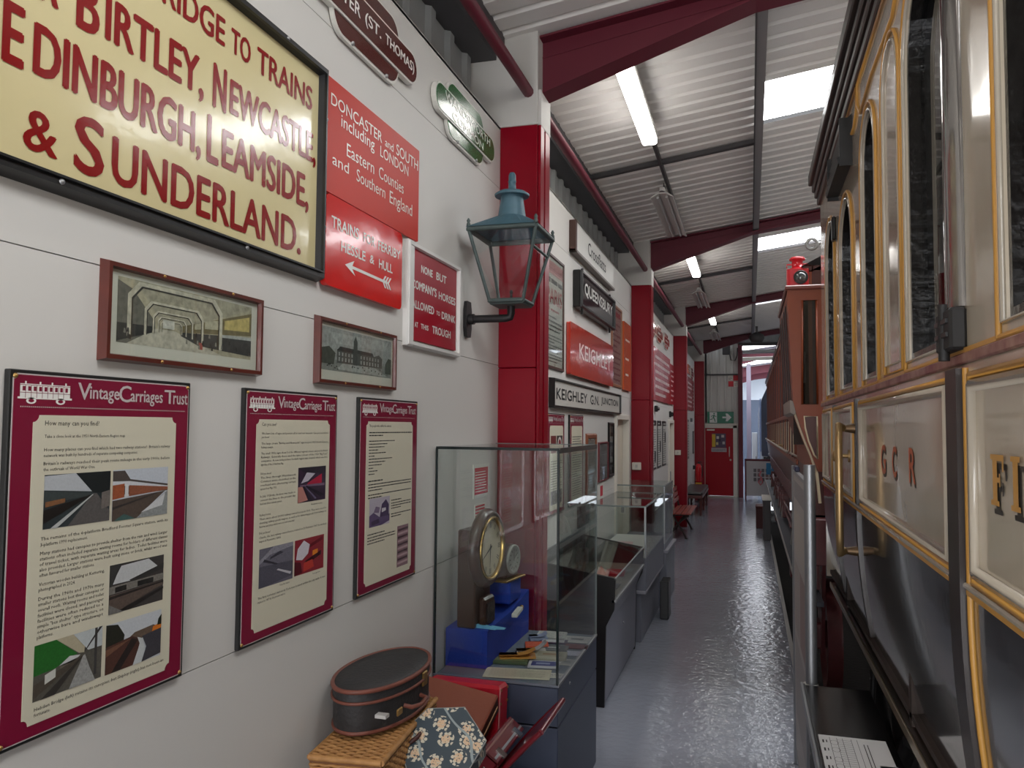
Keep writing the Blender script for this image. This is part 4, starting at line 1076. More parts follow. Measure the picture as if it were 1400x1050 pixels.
# --- first tall case
X0, X1, Y0, Y1, ZB, ZT = -1.522, -.885, 3.80, 4.80, .80, 1.92
t = empty('glass_showcase', 'tall glass showcase with slate blue base, nearest the camera, clock inside', 'showcase', loc=(0, 0, 0))
b = MB().box(X0, X1, Y0, Y1, .06, .60, CASEB, .004).box(X0, X1, Y0, Y1, .606, ZB - .012, CASEB, .004).box(X0 + .02, X1 - .02, Y0 + .02, Y1 - .02, 0, .62, BLACK)
b.build('cabinet_base', t)
MB().box(X0 + .01, X1 - .012, Y0 + .01, Y1 - .01, ZB - .012, ZB - .002, M('blue_grey_shelf_felt', (112, 122, 136), .8)).build('case_floor', t)
MB().lathe([(0, 0), (.008, 0), (.008, .004), (0, .005)], CHROME, 10).xf(Matrix.Translation((X1, 4.05, .74)) @ Matrix.Rotation(PI / 2, 4, 'Y')).build('lock', t)
g = .006
pane(t, X0, X1, Y0, Y0 + g, ZB, ZT); pane(t, X1 - g, X1, Y0 + g, Y1 - g, ZB, ZT); pane(t, X0, X1, Y1 - g, Y1, ZB, ZT); pane(t, X0, X1, Y0, Y1, ZT, ZT + g)
e = MB()
e.box(X1 - .010, X1 + .001, Y0 - .001, Y0 + .010, ZB, ZT, GLEDGE).box(X0 - .002, X0 + .008, Y0 - .001, Y0 + .009, ZB, ZT, GLEDGE).box(X1 - .008, X1 + .001, Y1 - .008, Y1 + .001, ZB, ZT, M('glass_edge_grey', (130, 140, 138), .2))
e.box(X0, X1, Y0 - .001, Y0 + .008, ZT - .006, ZT + .008, GLEDGE).box(X1 - .012, X1 + .001, Y0, Y1, ZT - .018, ZT + .008, M('glass_edge_grey2', (92, 98, 98), .2)).box(X0, X1, Y1 - .008, Y1, ZT, ZT + .008, MATS['glass_edge_grey'])
e.build('glass_edge', t)
MB().box(X1 - .012, X1 + .004, Y0, Y1, ZB - .008, ZB + .004, ALU).box(X0, X1, Y0 - .004, Y0 + .012, ZB - .008, ZB + .002, M('dull_trim', (110, 116, 128), .4)).build('metal_trim', t)
# contents
BLUEC = M('royal_blue_cloth', (22, 62, 170), .75, bump=.15, bscale=60)
t = empty('display_riser', 'long royal blue cloth covered display block in the tall glass case', 'display block', loc=(-1.405, 4.35, .80))
MB().prism([(-.11, -.40, 0), (-.11, .40, 0), (-.11, .40, .25), (-.11, .02, .20), (-.11, -.40, .19)], (.225, 0, 0), BLUEC).build('block', t)
t = empty('display_riser', 'small upright royal blue block under the little brass bound clock', 'display block', loc=(-1.37, 4.46, 1.035))
MB().box(-.09, .075, -.09, .13, .0, .125, BLUEC, .008).build('block', t)
# drop dial wall clock, dial turned to the aisle
WOODD = M('dark_clock_wood', (74, 50, 42), .35, coat=.3, var=.5, vscale=10, rgb2=(48, 32, 28))
DIAL = M('cream_clock_dial', (218, 208, 184), .35)
t = empty('wall_clock', 'round cream dial clock on a dark wooden case, standing on the long blue block', 'clock', loc=(-1.355, 4.07, .992), rz=-.08)
MB().box(-.10, .0, -.11, .10, 0, .50, WOODD, .006).build('case', t)
MB().box(.0, .04, -.07, .07, 0, .15, WOODD, .012).prism([(.04, y, z) for y, z in ((-.05, .02), (.05, .02), (.05, .12), (-.05, .12))], (.008, 0, 0), M('carved_wood', (44, 32, 28), .4, bump=.8, bscale=90)).build('drop_box', t)
AX = Matrix(((0, 0, .95, -.005), (1, 0, 0, 0), (0, 1, 0, .40), (0, 0, 0, 1)))
MB().lathe([(.195, 0), (.205, .01), (.205, .03), (.19, .055), (.175, .06), (.165, .055), (.16, .03), (.0, .03)], WOODD, 40).xf(AX).build('bezel_surround', t)
MB().lathe([(.160, .045), (.166, .062), (.158, .070), (.150, .060), (.150, .045)], M('brass_bezel', (190, 156, 92), .25, metal=.9), 40, caps=False).xf(AX).build('brass_bezel', t)
d = MB().lathe([(.153, .045), (.0, .046)], DIAL, 40)
for k in range(12):
    a = PI / 2 - k * PI / 6
    c, s = math.cos(a), math.sin(a)
    for off in ((-.006, .006) if k % 3 else (-.009, 0, .009)):
        px, py = -s * off, c * off
        d.poly([(c * .105 + px - s * .002, s * .105 + py + c * .002, .0468), (c * .105 + px + s * .002, s * .105 + py - c * .002, .0468), (c * .135 + px + s * .002, s * .135 + py - c * .002, .0468), (c * .135 + px - s * .002, s * .135 + py + c * .002, .0468)], INK)
d.lathe([(.143, .0466), (.146, .0466)], INK, 40, caps=False)
d.xf(AX).build('dial', t)
h = MB()
for (ang, L_, w_) in ((-93, .10, .006), (205, .13, .005)):
    c, s = math.cos(math.radians(ang)), math.sin(math.radians(ang))
    h.poly([(-c * .02 - s * w_, -s * .02 + c * w_, .048), (-c * .02 + s * w_, -s * .02 - c * w_, .048), (c * L_ + s * w_ * .3, s * L_ - c * w_ * .3, .048), (c * L_ - s * w_ * .3, s * L_ + c * w_ * .3, .048)], INK)
h.lathe([(.01, .048), (0, .052)], INK, 12); h.xf(AX).build('hands', t)
MB().lathe([(.01, 0), (.012, .02), (.004, .045), (0, .05)], WOODD, 10, (-.02, -.03, .50)).build('finial', t)
t = empty('carriage_clock', 'small round faced wooden clock behind the big dial clock in the glass case', 'clock', loc=(-1.325, 4.45, 1.162), rz=-.15)
MB().cyl((-.09, 0, .115), (.02, 0, .115), .085, WOODD, n=28).box(-.09, .02, -.08, .08, .012, .10, WOODD, .01).build('case', t)
MB().box(-.10, .045, -.13, .13, 0, .012, BRASS, .003).build('brass_plinth', t)
AX2 = Matrix(((0, 0, 1, .02), (1, 0, 0, 0), (0, 1, 0, .115), (0, 0, 0, 1)))
d = MB().lathe([(.082, 0), (.082, .012), (.072, .016), (.068, .008), (0, .008)], M('pewter_dial', (160, 160, 152), .35, metal=.2), 30)
for k in range(12):
    a = k * PI / 6; c, s = math.cos(a), math.sin(a)
    d.poly([(c * .045 - s * .003, s * .045 + c * .003, .0095), (c * .045 + s * .003, s * .045 - c * .003, .0095), (c * .06 + s * .003, s * .06 - c * .003, .0095), (c * .06 - s * .003, s * .06 + c * .003, .0095)], INK)
d.xf(AX2).build('dial', t)
h = MB().poly([(-.003, -.01, .010), (.003, -.01, .010), (.002, .05, .010), (-.002, .05, .010)], INK).poly([(-.01, -.003, .0102), (.035, .02, .0102), (.033, .026, .0102)], INK); h.xf(AX2).build('hands', t)
t = empty('folded_tag', 'crumpled pale blue tag lying on the blue block at the clock foot', 'tag', loc=(-1.315, 4.0, .992))
LB = M('pale_blue_card', (120, 190, 226), .5)
MB().prism([(-.07, -.01, 0), (.06, -.025, 0), (.06, -.025, .002), (-.07, -.01, .022)], (0, .04, 0), LB).prism([(.03, -.02, 0), (.10, .0, 0), (.10, .0, .003), (.03, -.02, .014)], (0, .03, 0), LB).build('card', t)
t = empty('name_label', 'white label with round knob on the blue step in the glass case', 'label', loc=(-1.235, 4.33, 1.0), rz=.1)
MB().box(-.02, .012, -.10, .08, 0, .022, PAPER, .003).build('label_holder', t); MB().lathe([(.0, 0), (.012, .004), (.014, .014), (.008, .024), (0, .026)], BRASS, 12, (0, .10, .0)).build('knob', t)
# leaflets and booklets
def sheet(label, cx, cy, w, d, th, rz, col, name='leaflet', cat='leaflet', z=.80, art=None, lift=0.0):
    t = empty(name, label, cat, loc=(cx, cy, z), rz=rz)
    b = MB()
    if lift:
        b.grid(lambda u, v: ((u - .5) * w, (v - .5) * d, th + lift * max(0, u - .5) ** 2 * 4 + lift * max(0, .35 - v) ** 2 * 3), 8, 6, C(*col)); b.box(-w / 2, w / 2, -d / 2, d / 2, 0, th, C(*col))
    else: b.box(-w / 2, w / 2, -d / 2, d / 2, 0, th, C(*col), .001)
    b.build('cover', t)
    if art:
        g = MB(); art(g, w, d, th + .0006); g.build('print', t)
    return t
def a_lines(col=(120, 118, 112), n=9):
    def f(g, w, d, z): lines(g, -w * .42, w * .42, -d * .42, d * .42, n, z, C(*col), .4)
    return f
def a_block(col, col2=None):
    def f(g, w, d, z):
        g.rect(-w * .40, w * .40, -d * .34, d * .36, z, C(*col))
        if col2: g.rect(-w * .25, w * .2, -d * .12, d * .12, z + .0004, C(*col2))
    return f
sheet('open cream handwritten ledger sheet at the front of the glass case', -1.12, 3.92, .33, .15, .006, .16, (214, 206, 184), art=a_lines((150, 140, 120), 10))
sheet('small white printed card at the front corner of the glass case', -.945, 3.95, .10, .075, .003, .1, (226, 224, 216), art=lambda g, w, d, z: (g.rect(-.035, -.028, -.015, .02, z, INK), lines(g, -.02, .04, -.025, .025, 4, z)))
sheet('dark blue booklet with white border, behind the small white card', -1.03, 4.10, .16, .11, .010, .15, (200, 198, 206), 'booklet', 'booklet', art=a_block((44, 58, 130), (150, 160, 200)))
sheet('green booklet under the orange one in the glass case', -1.22, 4.12, .20, .12, .016, .15, (86, 104, 70), 'booklet', 'booklet', art=a_block((120, 130, 90), (206, 196, 120)))
sheet('orange booklet lying open with curled pages', -1.19, 4.16, .19, .10, .008, .35, (206, 142, 56), 'booklet', 'booklet', z=.817, lift=.03)
sheet('curled cream magazine leaning by the orange booklet', -1.15, 4.30, .16, .12, .012, .35, (204, 196, 190), 'booklet', 'booklet', lift=.05, art=None)
sheet('beige booklet with brown picture in the middle of the glass case', -1.03, 4.25, .17, .12, .018, .12, (186, 180, 160), 'booklet', 'booklet', art=a_block((168, 162, 140), (150, 120, 90)))
sheet('cream card with grey engraving near the right pane', -.925, 4.19, .075, .11, .003, .05, (206, 204, 196), art=a_block((172, 172, 170), (140, 140, 140)))
sheet('bright orange-red leaflet in the middle of the display', -1.16, 4.45, .13, .10, .012, .3, (230, 92, 56), art=a_lines((240, 150, 120), 4))
sheet('black and white photograph leaflet behind the beige booklet', -1.05, 4.42, .15, .11, .008, .1, (120, 122, 122), art=a_block((90, 94, 96), (180, 184, 184)))
sheet('lilac leaflet near the right pane of the glass case', -.94, 4.36, .11, .09, .003, .05, (196, 196, 216))
sheet('dark maroon ticket card near the right pane', -.945, 4.50, .13, .09, .004, .05, (120, 52, 54))
sheet('dark purple and white leaflet toward the back of the display', -1.09, 4.56, .16, .08, .006, .1, (90, 74, 100), art=a_block((206, 206, 206)))
sheet('white printed sheet at the back right of the glass case', -.965, 4.65, .16, .14, .003, .05, (222, 220, 214), art=a_block((206, 204, 200), (110, 112, 116)))
sheet('white booklet with round crest at the back of the display', -1.13, 4.68, .17, .14, .012, .1, (216, 214, 206), 'booklet', 'booklet', art=a_lines((130, 128, 124), 6))
sheet('pale blue folded leaflet beside the blue step', -1.19, 4.60, .10, .09, .015, .4, (170, 180, 206), lift=.02)

# --- sloping topped desk case
t = empty('desk_showcase', 'sloping glass topped desk showcase with black end panel', 'showcase', loc=(0, 0, 0))
ya, yb = 5.90, 7.55
endp = [(-1.51, 0), (-1.03, 0), (-1.02, .58), (-.96, .70), (-.95, .93), (-1.51, 1.02)]
MB().prism([(x, ya, z) for x, z in endp], (0, .03, 0), M('black_end_panel', (18, 18, 20), .5)).build('end_panel', t)
MB().prism([(x, yb - .03, z) for x, z in endp], (0, .03, 0), MATS['black_end_panel']).build('end_panel', t)
MB().prism([(x, ya + .03, z) for x, z in ((-1.50, .03), (-1.03, .03), (-1.02, .58), (-.96, .74), (-.96, .77), (-1.50, .77))], (0, yb - ya - .06, 0), CASEG).build('cabinet', t)
MB().box(-.975, -.945, ya, yb, .755, .775, ALU).tube([(-.955, ya, .925), (-.955, yb, .925)], .007, ALU, 6).build('metal_trim', t)
MB().box(-1.5, -.965, ya + .03, yb - .03, .77, .776, M('desk_felt', (150, 142, 128), .9)).build('case_floor', t)
MB().prism([(-1.50, ya + .03, 1.008), (-.955, ya + .03, .926), (-.955, ya + .03, .930), (-1.50, ya + .03, 1.014)][::-1], (0, yb - ya - .06, 0), GLG).build('glass_pane', t)
pane(t, -.957, -.952, ya + .03, yb - .03, .775, .922)
MB().box(-1.515, -1.50, ya, yb, .98, 1.09, M('dark_back_board', (84, 88, 90), .4), .003).build('back_board', t)
MB().lathe([(0, 0), (.012, 0), (.012, .006), (0, .008)], CHROME, 12).xf(Matrix.Translation((-1.024, 6.75, .42)) @ Matrix.Rotation(PI / 2, 4, 'Y')).build('lock', t)
z = .778
sheet('yellowed print lying at the near end of the desk showcase', -1.36, 6.15, .16, .22, .004, .0, (224, 196, 130), z=z)
t = empty('model_figure', 'small red and white model on stand inside the desk showcase', 'model', loc=(-1.17, 6.55, z)); MB().box(-.06, .06, -.08, .08, 0, .02, PAPER).build('base', t); MB().lathe([(.05, 0), (.04, .05), (.015, .09), (0, .11)], C(190, 70, 50), 12, (0, 0, .02)).build('figure', t)
sheet('red book open in the desk showcase', -1.12, 6.95, .16, .24, .02, .1, (176, 30, 40), 'booklet', 'booklet', z=z)
sheet('grey framed ticket card in the desk showcase', -1.05, 6.4, .10, .2, .006, .0, (120, 118, 116), z=z, art=a_block((90, 86, 84), (190, 186, 180)))
sheet('white paper at the near front of the desk showcase', -1.13, 6.12, .14, .2, .004, .0, (216, 214, 208), z=z, art=a_lines())
sheet('white picture card beside the red model in the desk showcase', -1.27, 6.62, .12, .2, .004, .1, (226, 224, 220), z=z, art=a_block((196, 170, 160), (176, 60, 50)))
sheet('grey leaflet at the far end of the desk showcase', -1.06, 7.15, .12, .18, .004, .0, (150, 156, 156), z=z)
# --- low grey glass case on plinth
t = empty('glass_showcase', 'low grey plinth showcase with clear glass box, beyond the desk showcase', 'showcase', loc=(0, 0, 0))
xa, xb, ya, yb = -1.50, -.955, 7.72, 9.35
MB().box(xa, xb - .05, ya + .05, yb - .05, 0, .46, CASEG, .004).box(xa, xb, ya, yb, .46, .49, CASEL, .004).box(xa, xb, ya + .02, yb, .49, .80, CASEG, .004).build('plinth', t)
MB().box(xa + .02, xb - .01, ya + .03, yb - .02, .80, .806, M('white_card_floor', (206, 204, 198), .8)).build('case_floor', t)
pane(t, xa, xb, ya, ya + .006, .80, 1.28); pane(t, xb - .006, xb, ya, yb, .80, 1.28); pane(t, xa, xb, yb - .006, yb, .80, 1.28); pane(t, xa, xb, ya, yb, 1.28, 1.286)
EG_ = MATS['glass_edge_grey']
MB().box(xa, xb, ya - .002, ya + .012, 1.272, 1.288, EG_).box(xa, xb, yb - .01, yb + .002, 1.272, 1.288, EG_).box(xb - .012, xb + .002, ya, yb, 1.272, 1.288, EG_).box(xb - .014, xb + .003, ya - .003, ya + .014, .80, 1.28, ALU).box(xb - .012, xb + .002, yb - .012, yb, .80, 1.28, EG_).box(xa, xa + .012, ya - .003, ya + .012, .8, 1.28, EG_).build('glass_edge', t)
z = .8085
t = empty('rolled_cloth', 'dark maroon rolled cloth in the low glass case', 'cloth', loc=(-1.30, 7.95, z)); MB().cyl((-.12, 0, .04), (.12, .03, .04), .04, M('maroon_roll', (92, 40, 48), .7), n=16).build('roll', t)
sheet('white paper with red cross stripe in the low glass case', -1.10, 8.1, .22, .4, .004, .0, (222, 220, 214), z=z, art=lambda g, w, d, z: (g.poly([(-.02, -.12, z), (.02, -.12, z), (.1, .12, z), (.06, .12, z)], C(196, 60, 70)), g.poly([(-.08, -.12, z), (-.05, -.12, z), (.03, .12, z), (.0, .12, z)], C(206, 90, 96))))
sheet('pink and white booklet at the back of the low glass case', -1.30, 8.5, .22, .3, .01, .1, (206, 170, 170), 'booklet', 'booklet', z=z)
# --- taller grey case beyond with black upright
t = empty('glass_showcase', 'narrow grey showcase with glass box, farthest of the row by the bench', 'showcase', loc=(0, 0, 0))
xa, xb, ya, yb = -1.50, -.93, 9.42, 10.45
MB().box(xa, xb, ya, yb, 0, .60, CASEG, .004).box(xa, xb + .02, ya - .01, yb + .01, .60, .63, CASEL, .004).box(xa, xb - .02, ya + .02, yb - .02, .63, .70, CASEG).build('plinth', t)
pane(t, xa, xb - .02, ya + .02, ya + .026, .70, 1.36); pane(t, xb - .026, xb - .02, ya + .02, yb - .02, .70, 1.36); pane(t, xa, xb - .02, yb - .026, yb - .02, .70, 1.36)
MB().box(xa, xb - .02, ya + .018, ya + .03, 1.352, 1.366, EG_).box(xb - .034, xb - .018, ya + .018, ya + .032, .70, 1.36, ALU).box(xb - .034, xb - .018, yb - .032, yb - .018, .70, 1.36, EG_).box(xb - .032, xb - .018, ya + .02, yb - .02, 1.352, 1.366, EG_).build('glass_edge', t)
t = empty('floor_speaker', 'black upright box on the floor against the grey plinths', 'box', loc=(-.885, 8.9, 0)); MB().box(-.05, .04, -.14, .14, 0, .40, BLACK, .008).build('case', t); MB().rect(-.04, .03, -.12, .12, .401, MATTEBLACK).build('grille', t)
# black monitor standing on the wall shelf of the desk case
t = empty('framed_picture', 'dark framed picture hanging low on the wall above the desk showcase back', 'picture', mx=wallM(7.30, 1.10)); frame_mb(.50, .20, .02, .02, BLACK).build('frame', t); MB().box(.015, .485, .015, .185, 0, .008, C(58, 54, 58)).build('print', t)

# ================================================================== LUGGAGE PILE
def plane_pts(n, p0, pts):
    """points of a tilted flat face"""
    return pts
TRUNK = M('dark_trunk_leather', (70, 34, 30), .5, coat=.2, var=.4, vscale=9, rgb2=(44, 24, 22))
t = empty('luggage_trunk', 'big dark trunk at the bottom of the luggage pile', 'trunk', loc=(-1.12, 3.05, 0))
MB().box(-.39, .37, -.62, .56, 0, .42, TRUNK, .02).build('body', t)
s = MB()
for y in (-.4, .35): s.box(-.395, .375, y - .02, y + .02, -.0, .425, M('trunk_strap', (58, 40, 30), .5), .004)
s.build('strap', t)
t = empty('luggage_trunk', 'dark red edged trunk under the wicker hamper against the wall', 'trunk', loc=(-1.355, 2.83, .426))
MB().box(-.155, .13, -.40, .36, 0, .285, M('dark_red_trunk', (88, 26, 28), .5, coat=.2), .012).build('body', t)
MB().tube([(-.15, -.40, .285), (.13, -.40, .285), (.13, .36, .285)], .01, TRUNK, 6).build('edge_binding', t)
# wicker hamper
WIC = M('golden_wicker', (190, 140, 84), .55, var=.6, vscale=30, rgb2=(140, 92, 50))
WIC2 = M('dark_wicker', (120, 76, 42), .6)
t = empty('wicker_hamper', 'golden brown wicker hamper under the oval hat box', 'hamper', loc=(-1.345, 2.82, .714), rz=.10)
hx, hy, hz = .128, .325, .200
def weave(nrow, fn, L_, amp, r, mat, phase0=0, per=.045):
    b = MB()
    for k in range(nrow):
        ph = (k % 2) * PI
        n_ = int(L_ / .011)
        b.tube([fn(k, i / n_ * L_, amp * math.sin(2 * PI * (i / n_ * L_) / per + ph)) for i in range(n_ + 1)], r, mat, 5)
    return b
b = MB().box(-hx + .008, hx - .008, -hy + .008, hy - .008, 0, hz - .03, WIC2)
b.merge(weave(15, lambda k, s, a: (-hx + s, -hy + .002 - a, .008 + k * .0115), 2 * hx, .004, .0060, WIC)).merge(weave(15, lambda k, s, a: (hx - .002 + a, -hy + s, .008 + k * .0115), 2 * hy, .004, .0060, WIC))
b.build('basket_body', t)
b = MB().box(-hx, hx, -hy, hy, hz - .025, hz - .012, WIC2)
b.merge(weave(44, lambda k, s, a: (-hx + s, -hy + .012 + k * (2 * hy - .02) / 43, hz - .006 + a), 2 * hx, .0045, .0072, WIC, per=.06))
for p in ([(-hx, -hy, hz - .008), (hx, -hy, hz - .008)], [(hx, -hy, hz - .008), (hx, hy, hz - .008)], [(-hx, -hy, hz - .008), (-hx, hy, hz - .008)]): b.tube(p, .011, WIC, 7)
b.build('lid', t)
MB().tube([(hx + .004, -.03, hz - .05), (hx + .03, -.03, hz - .03), (hx + .03, .05, hz - .03), (hx + .004, .05, hz - .05)], .008, TRUNK, 6).build('handle', t)
# oval hat box
HB = M('black_hatbox_cloth', (44, 43, 44), .6, bump=.25, bscale=70, var=.25, vscale=14, rgb2=(58, 55, 54))
PIPE = M('worn_tan_piping', (124, 70, 56), .5, var=.4, vscale=20, rgb2=(80, 44, 38))
t = empty('hat_box', 'oval black hat box with worn tan piping and leather handle, on the wicker hamper', 'hat box', loc=(-1.374, 2.915, .930))
rx, ry = .150, .295
def oval(z, k=1.0, n=56): return [(rx * k * math.cos(2 * PI * i / n), ry * k * math.sin(2 * PI * i / n), z) for i in range(n)]
MB().lathe([(.96, 0), (.985, .02), (.985, .115), (0.985, .12)], HB, 56, sx=rx, sy=ry).build('body', t)
MB().lathe([(1.0, .115), (1.0, .150), (.985, .160), (.6, .164), (0, .167)], HB, 56, sx=rx, sy=ry).build('lid', t)
MB().tube(oval(.156, 1.0), .0085, PIPE, 8, True).tube(oval(.116, 1.01), .006, PIPE, 6, True).tube(oval(.010, .975), .0075, PIPE, 8, True).build('piping', t)
a = -.18
hp = [(rx * 1.0 * math.cos(a + d_) + o_, ry * 1.0 * math.sin(a + d_), 0.068 + z_) for d_, o_, z_ in ((-.22, 0, 0), (-.2, .028, -.006), (0.0, .034, -.012), (.2, .028, -.006), (.22, 0, 0))]
MB().tube(hp, .008, PIPE, 7).build('handle', t)
MB().box(rx * .97, rx * 1.03, 0.03, .075, .09, .145, BRASS, .004).box(rx * .97, rx * 1.03, -.20, -.16, .055, .08, BRASS, .003).build('clasp', t)
MB().box(.086, .128, -.255, -.225, .07, .082, C(190, 188, 184)).xf(Matrix.Translation((.012, -.02, 0))).build('label_scrap', t)
# tilted cases: local x right, y up the face, z out of the face
def tiltM(origin, ex, n):
    ex = Vector(ex).normalized(); n = Vector(n); n = (n - ex * n.dot(ex)).normalized(); ey = n.cross(ex)
    m = Matrix((ex, ey, n)).transposed().to_4x4(); m.translation = origin
    return m
TANC = M('tan_brown_case', (150, 84, 64), .5, var=.25, vscale=6, rgb2=(130, 68, 52), bump=.1, bscale=80)
DKB = M('dark_brown_edge', (74, 38, 30), .5)
t = empty('suitcase', 'plain tan brown suitcase lying tilted behind the hat box', 'suitcase', mx=tiltM((-1.105, 3.555, .815), (.97, -.04, -.14), (.12, -.50, .86)))
MB().box(-.42, 0, -.43, 0, -.105, -.004, DKB, .008).box(-.42, 0, -.43, 0, -.03, 0, TANC, .006).build('shell', t)
MB().box(-.001, .003, -.41, -.02, -.062, -.054, C(196, 150, 110)).build('edge_line', t)
MB().tube([(.0, -.25, -.07), (.03, -.26, -.07), (.03, -.38, -.07), (.0, -.39, -.07)], .009, DKB, 7).build('handle', t)
SCAR = M('scarlet_case', (196, 20, 42), .4, var=.3, vscale=14, rgb2=(210, 70, 84), bump=.1, bscale=60)
t = empty('suitcase', 'bright scarlet suitcase standing upright against the glass showcase base', 'suitcase', mx=tiltM((-1.125, 3.64, .428), (1, 0, 0), (0, -1, .12)))
MB().box(-.38, 0, 0, .390, -.10, .04, SCAR, .014).build('shell', t)
for (x, y) in ((-.002, .37), (-.002, .31), (-.002, .05), (-.002, .10)):
    for z in (-.08, .02): MB().box(0, .004, y - .005, y + .005, z - .005, z + .005, BRASS).build('rivet', t)
MB().box(-.38, .002, .1, .11, -.102, .042, M('pale_case_edge', (226, 140, 140), .5)).box(-.002, .003, 0, .385, .034, .042, MATS['pale_case_edge']).build('edge_binding', t)
# floral hexagonal box
def floral(name):
    m = M(name, (66, 78, 86), .5)
    nt = m.node_tree; b = nt.nodes['Principled BSDF']
    tc = nt.nodes.new('ShaderNodeTexCoord')
    def vor(sc, seed):
        mp = nt.nodes.new('ShaderNodeMapping'); mp.inputs['Location'].default_value = (seed, seed * .7, 0); mp.inputs['Scale'].default_value = (sc, sc, sc)
        nt.links.new(tc.outputs['Object'], mp.inputs[0])
        v = nt.nodes.new('ShaderNodeTexVoronoi'); v.voronoi_dimensions = '2D'; v.inputs['Scale'].default_value = 1; v.inputs['Randomness'].default_value = .6
        nt.links.new(mp.outputs[0], v.inputs[0]); return v
    big = vor(13.0, .3); small = vor(62.0, 1.7); tiny = vor(110.0, 2.2)
    def lt(a, k):
        n = nt.nodes.new('ShaderNodeMath'); n.operation = 'LESS_THAN'; n.inputs[1].default_value = k; nt.links.new(a, n.inputs[0]); return n.outputs[0]
    def mul(a, c):
        n = nt.nodes.new('ShaderNodeMath'); n.operation = 'MULTIPLY'; nt.links.new(a, n.inputs[0]); nt.links.new(c, n.inputs[1]); return n.outputs[0]
    def mix(fac, a, c):
        n = nt.nodes.new('ShaderNodeMix'); n.data_type = 'RGBA'; nt.links.new(fac, n.inputs[0])
        if isinstance(a, tuple): n.inputs[6].default_value = tuple(lin(v) for v in a) + (1,)
        else: nt.links.new(a, n.inputs[6])
        n.inputs[7].default_value = tuple(lin(v) for v in c) + (1,); return n.outputs[2]
    c = mix(mul(lt(big.outputs['Distance'], .42), lt(small.outputs['Distance'], .40)), (62, 74, 82), (206, 198, 178))
    c = mix(mul(lt(big.outputs['Distance'], .22), lt(tiny.outputs['Distance'], .55)), c, (216, 184, 150))
    wv = nt.nodes.new('ShaderNodeTexWave'); wv.inputs['Scale'].default_value = 3.2; wv.inputs['Distortion'].default_value = 3.0; wv.inputs['Detail'].default_value = 0; wv.inputs['Detail Scale'].default_value = 2; wv.bands_direction = 'DIAGONAL'
    nt.links.new(tc.outputs['Object'], wv.inputs[0])
    g = nt.nodes.new('ShaderNodeMath'); g.operation = 'GREATER_THAN'; g.inputs[1].default_value = .985; nt.links.new(wv.outputs['Fac'], g.inputs[0])
    c = mix(g.outputs[0], c, (150, 160, 160))
    nt.links.new(c, b.inputs['Base Color'])
    return m
FLO = floral('floral_paper')
t = empty('hexagonal_box', 'hexagonal box covered in grey floral paper leaning in front of the tan suitcase', 'box', mx=tiltM((-1.105, 2.84, .868), (1, 0.10, -.10), (.06, -.62, .78)))
hexo = [(.052, .150), (.165, .035), (.115, -.135), (-.06, -.165), (-.165, -.02), (-.085, .118)]
MB().prism(p3(hexo, -.03), (0, 0, .03), FLO).build('lid', t)
MB().prism(p3([(x * .97, y * .97) for x, y in hexo], -.10), (0, 0, .068), FLO).build('body', t)
MB().tube(p3(hexo, -.002), .003, C(150, 150, 146), 5, True).build('edge_binding', t)
# open dark red suitcase
DRC = M('oxblood_case', (112, 16, 30), .3, coat=.4, var=.3, vscale=14, rgb2=(76, 12, 22))
t = empty('suitcase', 'open oxblood suitcase with metal catches at the right front of the pile', 'suitcase', mx=tiltM((-1.155, 3.40, .47), (0, -1, 0), (-.81, 0, .58)))
b = MB().box(-.20, .20, 0, .25, -.02, -.010, DRC, .004).box(-.20, .20, .235, .25, -.02, .065, DRC, .005).box(-.20, -.185, 0, .25, -.02, .065, DRC, .005).box(.185, .20, 0, .25, -.02, .065, DRC, .005).box(-.2, .2, 0, .015, -.02, .065, DRC, .005)
b.build('tray', t)
MB().box(-.19, .19, .248, .254, -.005, .005, ALU).tube([(.203, 0, .045), (.203, .248, .045), (-.19, .248, .045)], .006, M('worn_edge', (150, 110, 104), .5), 6).build('rim', t)
b = MB().grid(lambda u, v: (-.20 + .40 * u, .0 + .47 * v, -.035 - .04 * v * v), 6, 10, DRC).grid(lambda u, v: (-.20 + .40 * u, .0 + .47 * v, -.047 - .04 * v * v), 6, 10, DRC, flip=True)
for x in (-.2, .2): b.tube([(x, .47 * i / 10, -.041 - .04 * (i / 10) ** 2) for i in range(11)], .012, DRC, 6)
b.tube([(-.2, .47, -.081), (.2, .47, -.081)], .013, DRC, 6).box(-.2, .2, -.01, .012, -.05, -.035, DRC); b.build('lid', t)
s = MB()
for x in (-.12, .12): s.box(x - .02, x + .02, .246, .256, -.03, .02, CHROME, .002)
s.box(.2, .206, .16, .20, -.02, .02, CHROME, .002); s.build('catch', t)

# ================================================================== BENCHES
IRONB = M('dark_cast_iron', (48, 34, 32), .5)
SLAT = M('red_brown_bench_slat', (140, 60, 48), .4, coat=.2)
t = empty('station_bench', 'red-brown slatted platform bench with curly black iron ends', 'bench', loc=(-1.28, 15.9, 0))
for yy in (-.72, .72):
    b = MB()
    b.tube([(.14, yy, .0), (.10, yy, .10), (.02, yy, .22), (-.06, yy, .36), (-.12, yy, .50), (-.18, yy, .78), (-.20, yy, .88)], [.022, .02, .018, .02, .02, .018, .014], IRONB, 8)
    b.tube([(-.17, yy, .0), (-.13, yy, .10), (-.05, yy, .22), (.06, yy, .34), (.19, yy, .43)], [.022, .02, .018, .02, .018], IRONB, 8)
    b.tube([(-.12, yy, .43), (.19, yy, .44)], .018, IRONB, 8).lathe([(0, 0), (.03, .005), (.03, .02), (0, .025)], IRONB, 12, (.14, yy, 0)).lathe([(0, 0), (.03, .005), (.03, .02), (0, .025)], IRONB, 12, (-.17, yy, 0))
    b.build('iron_end', t)
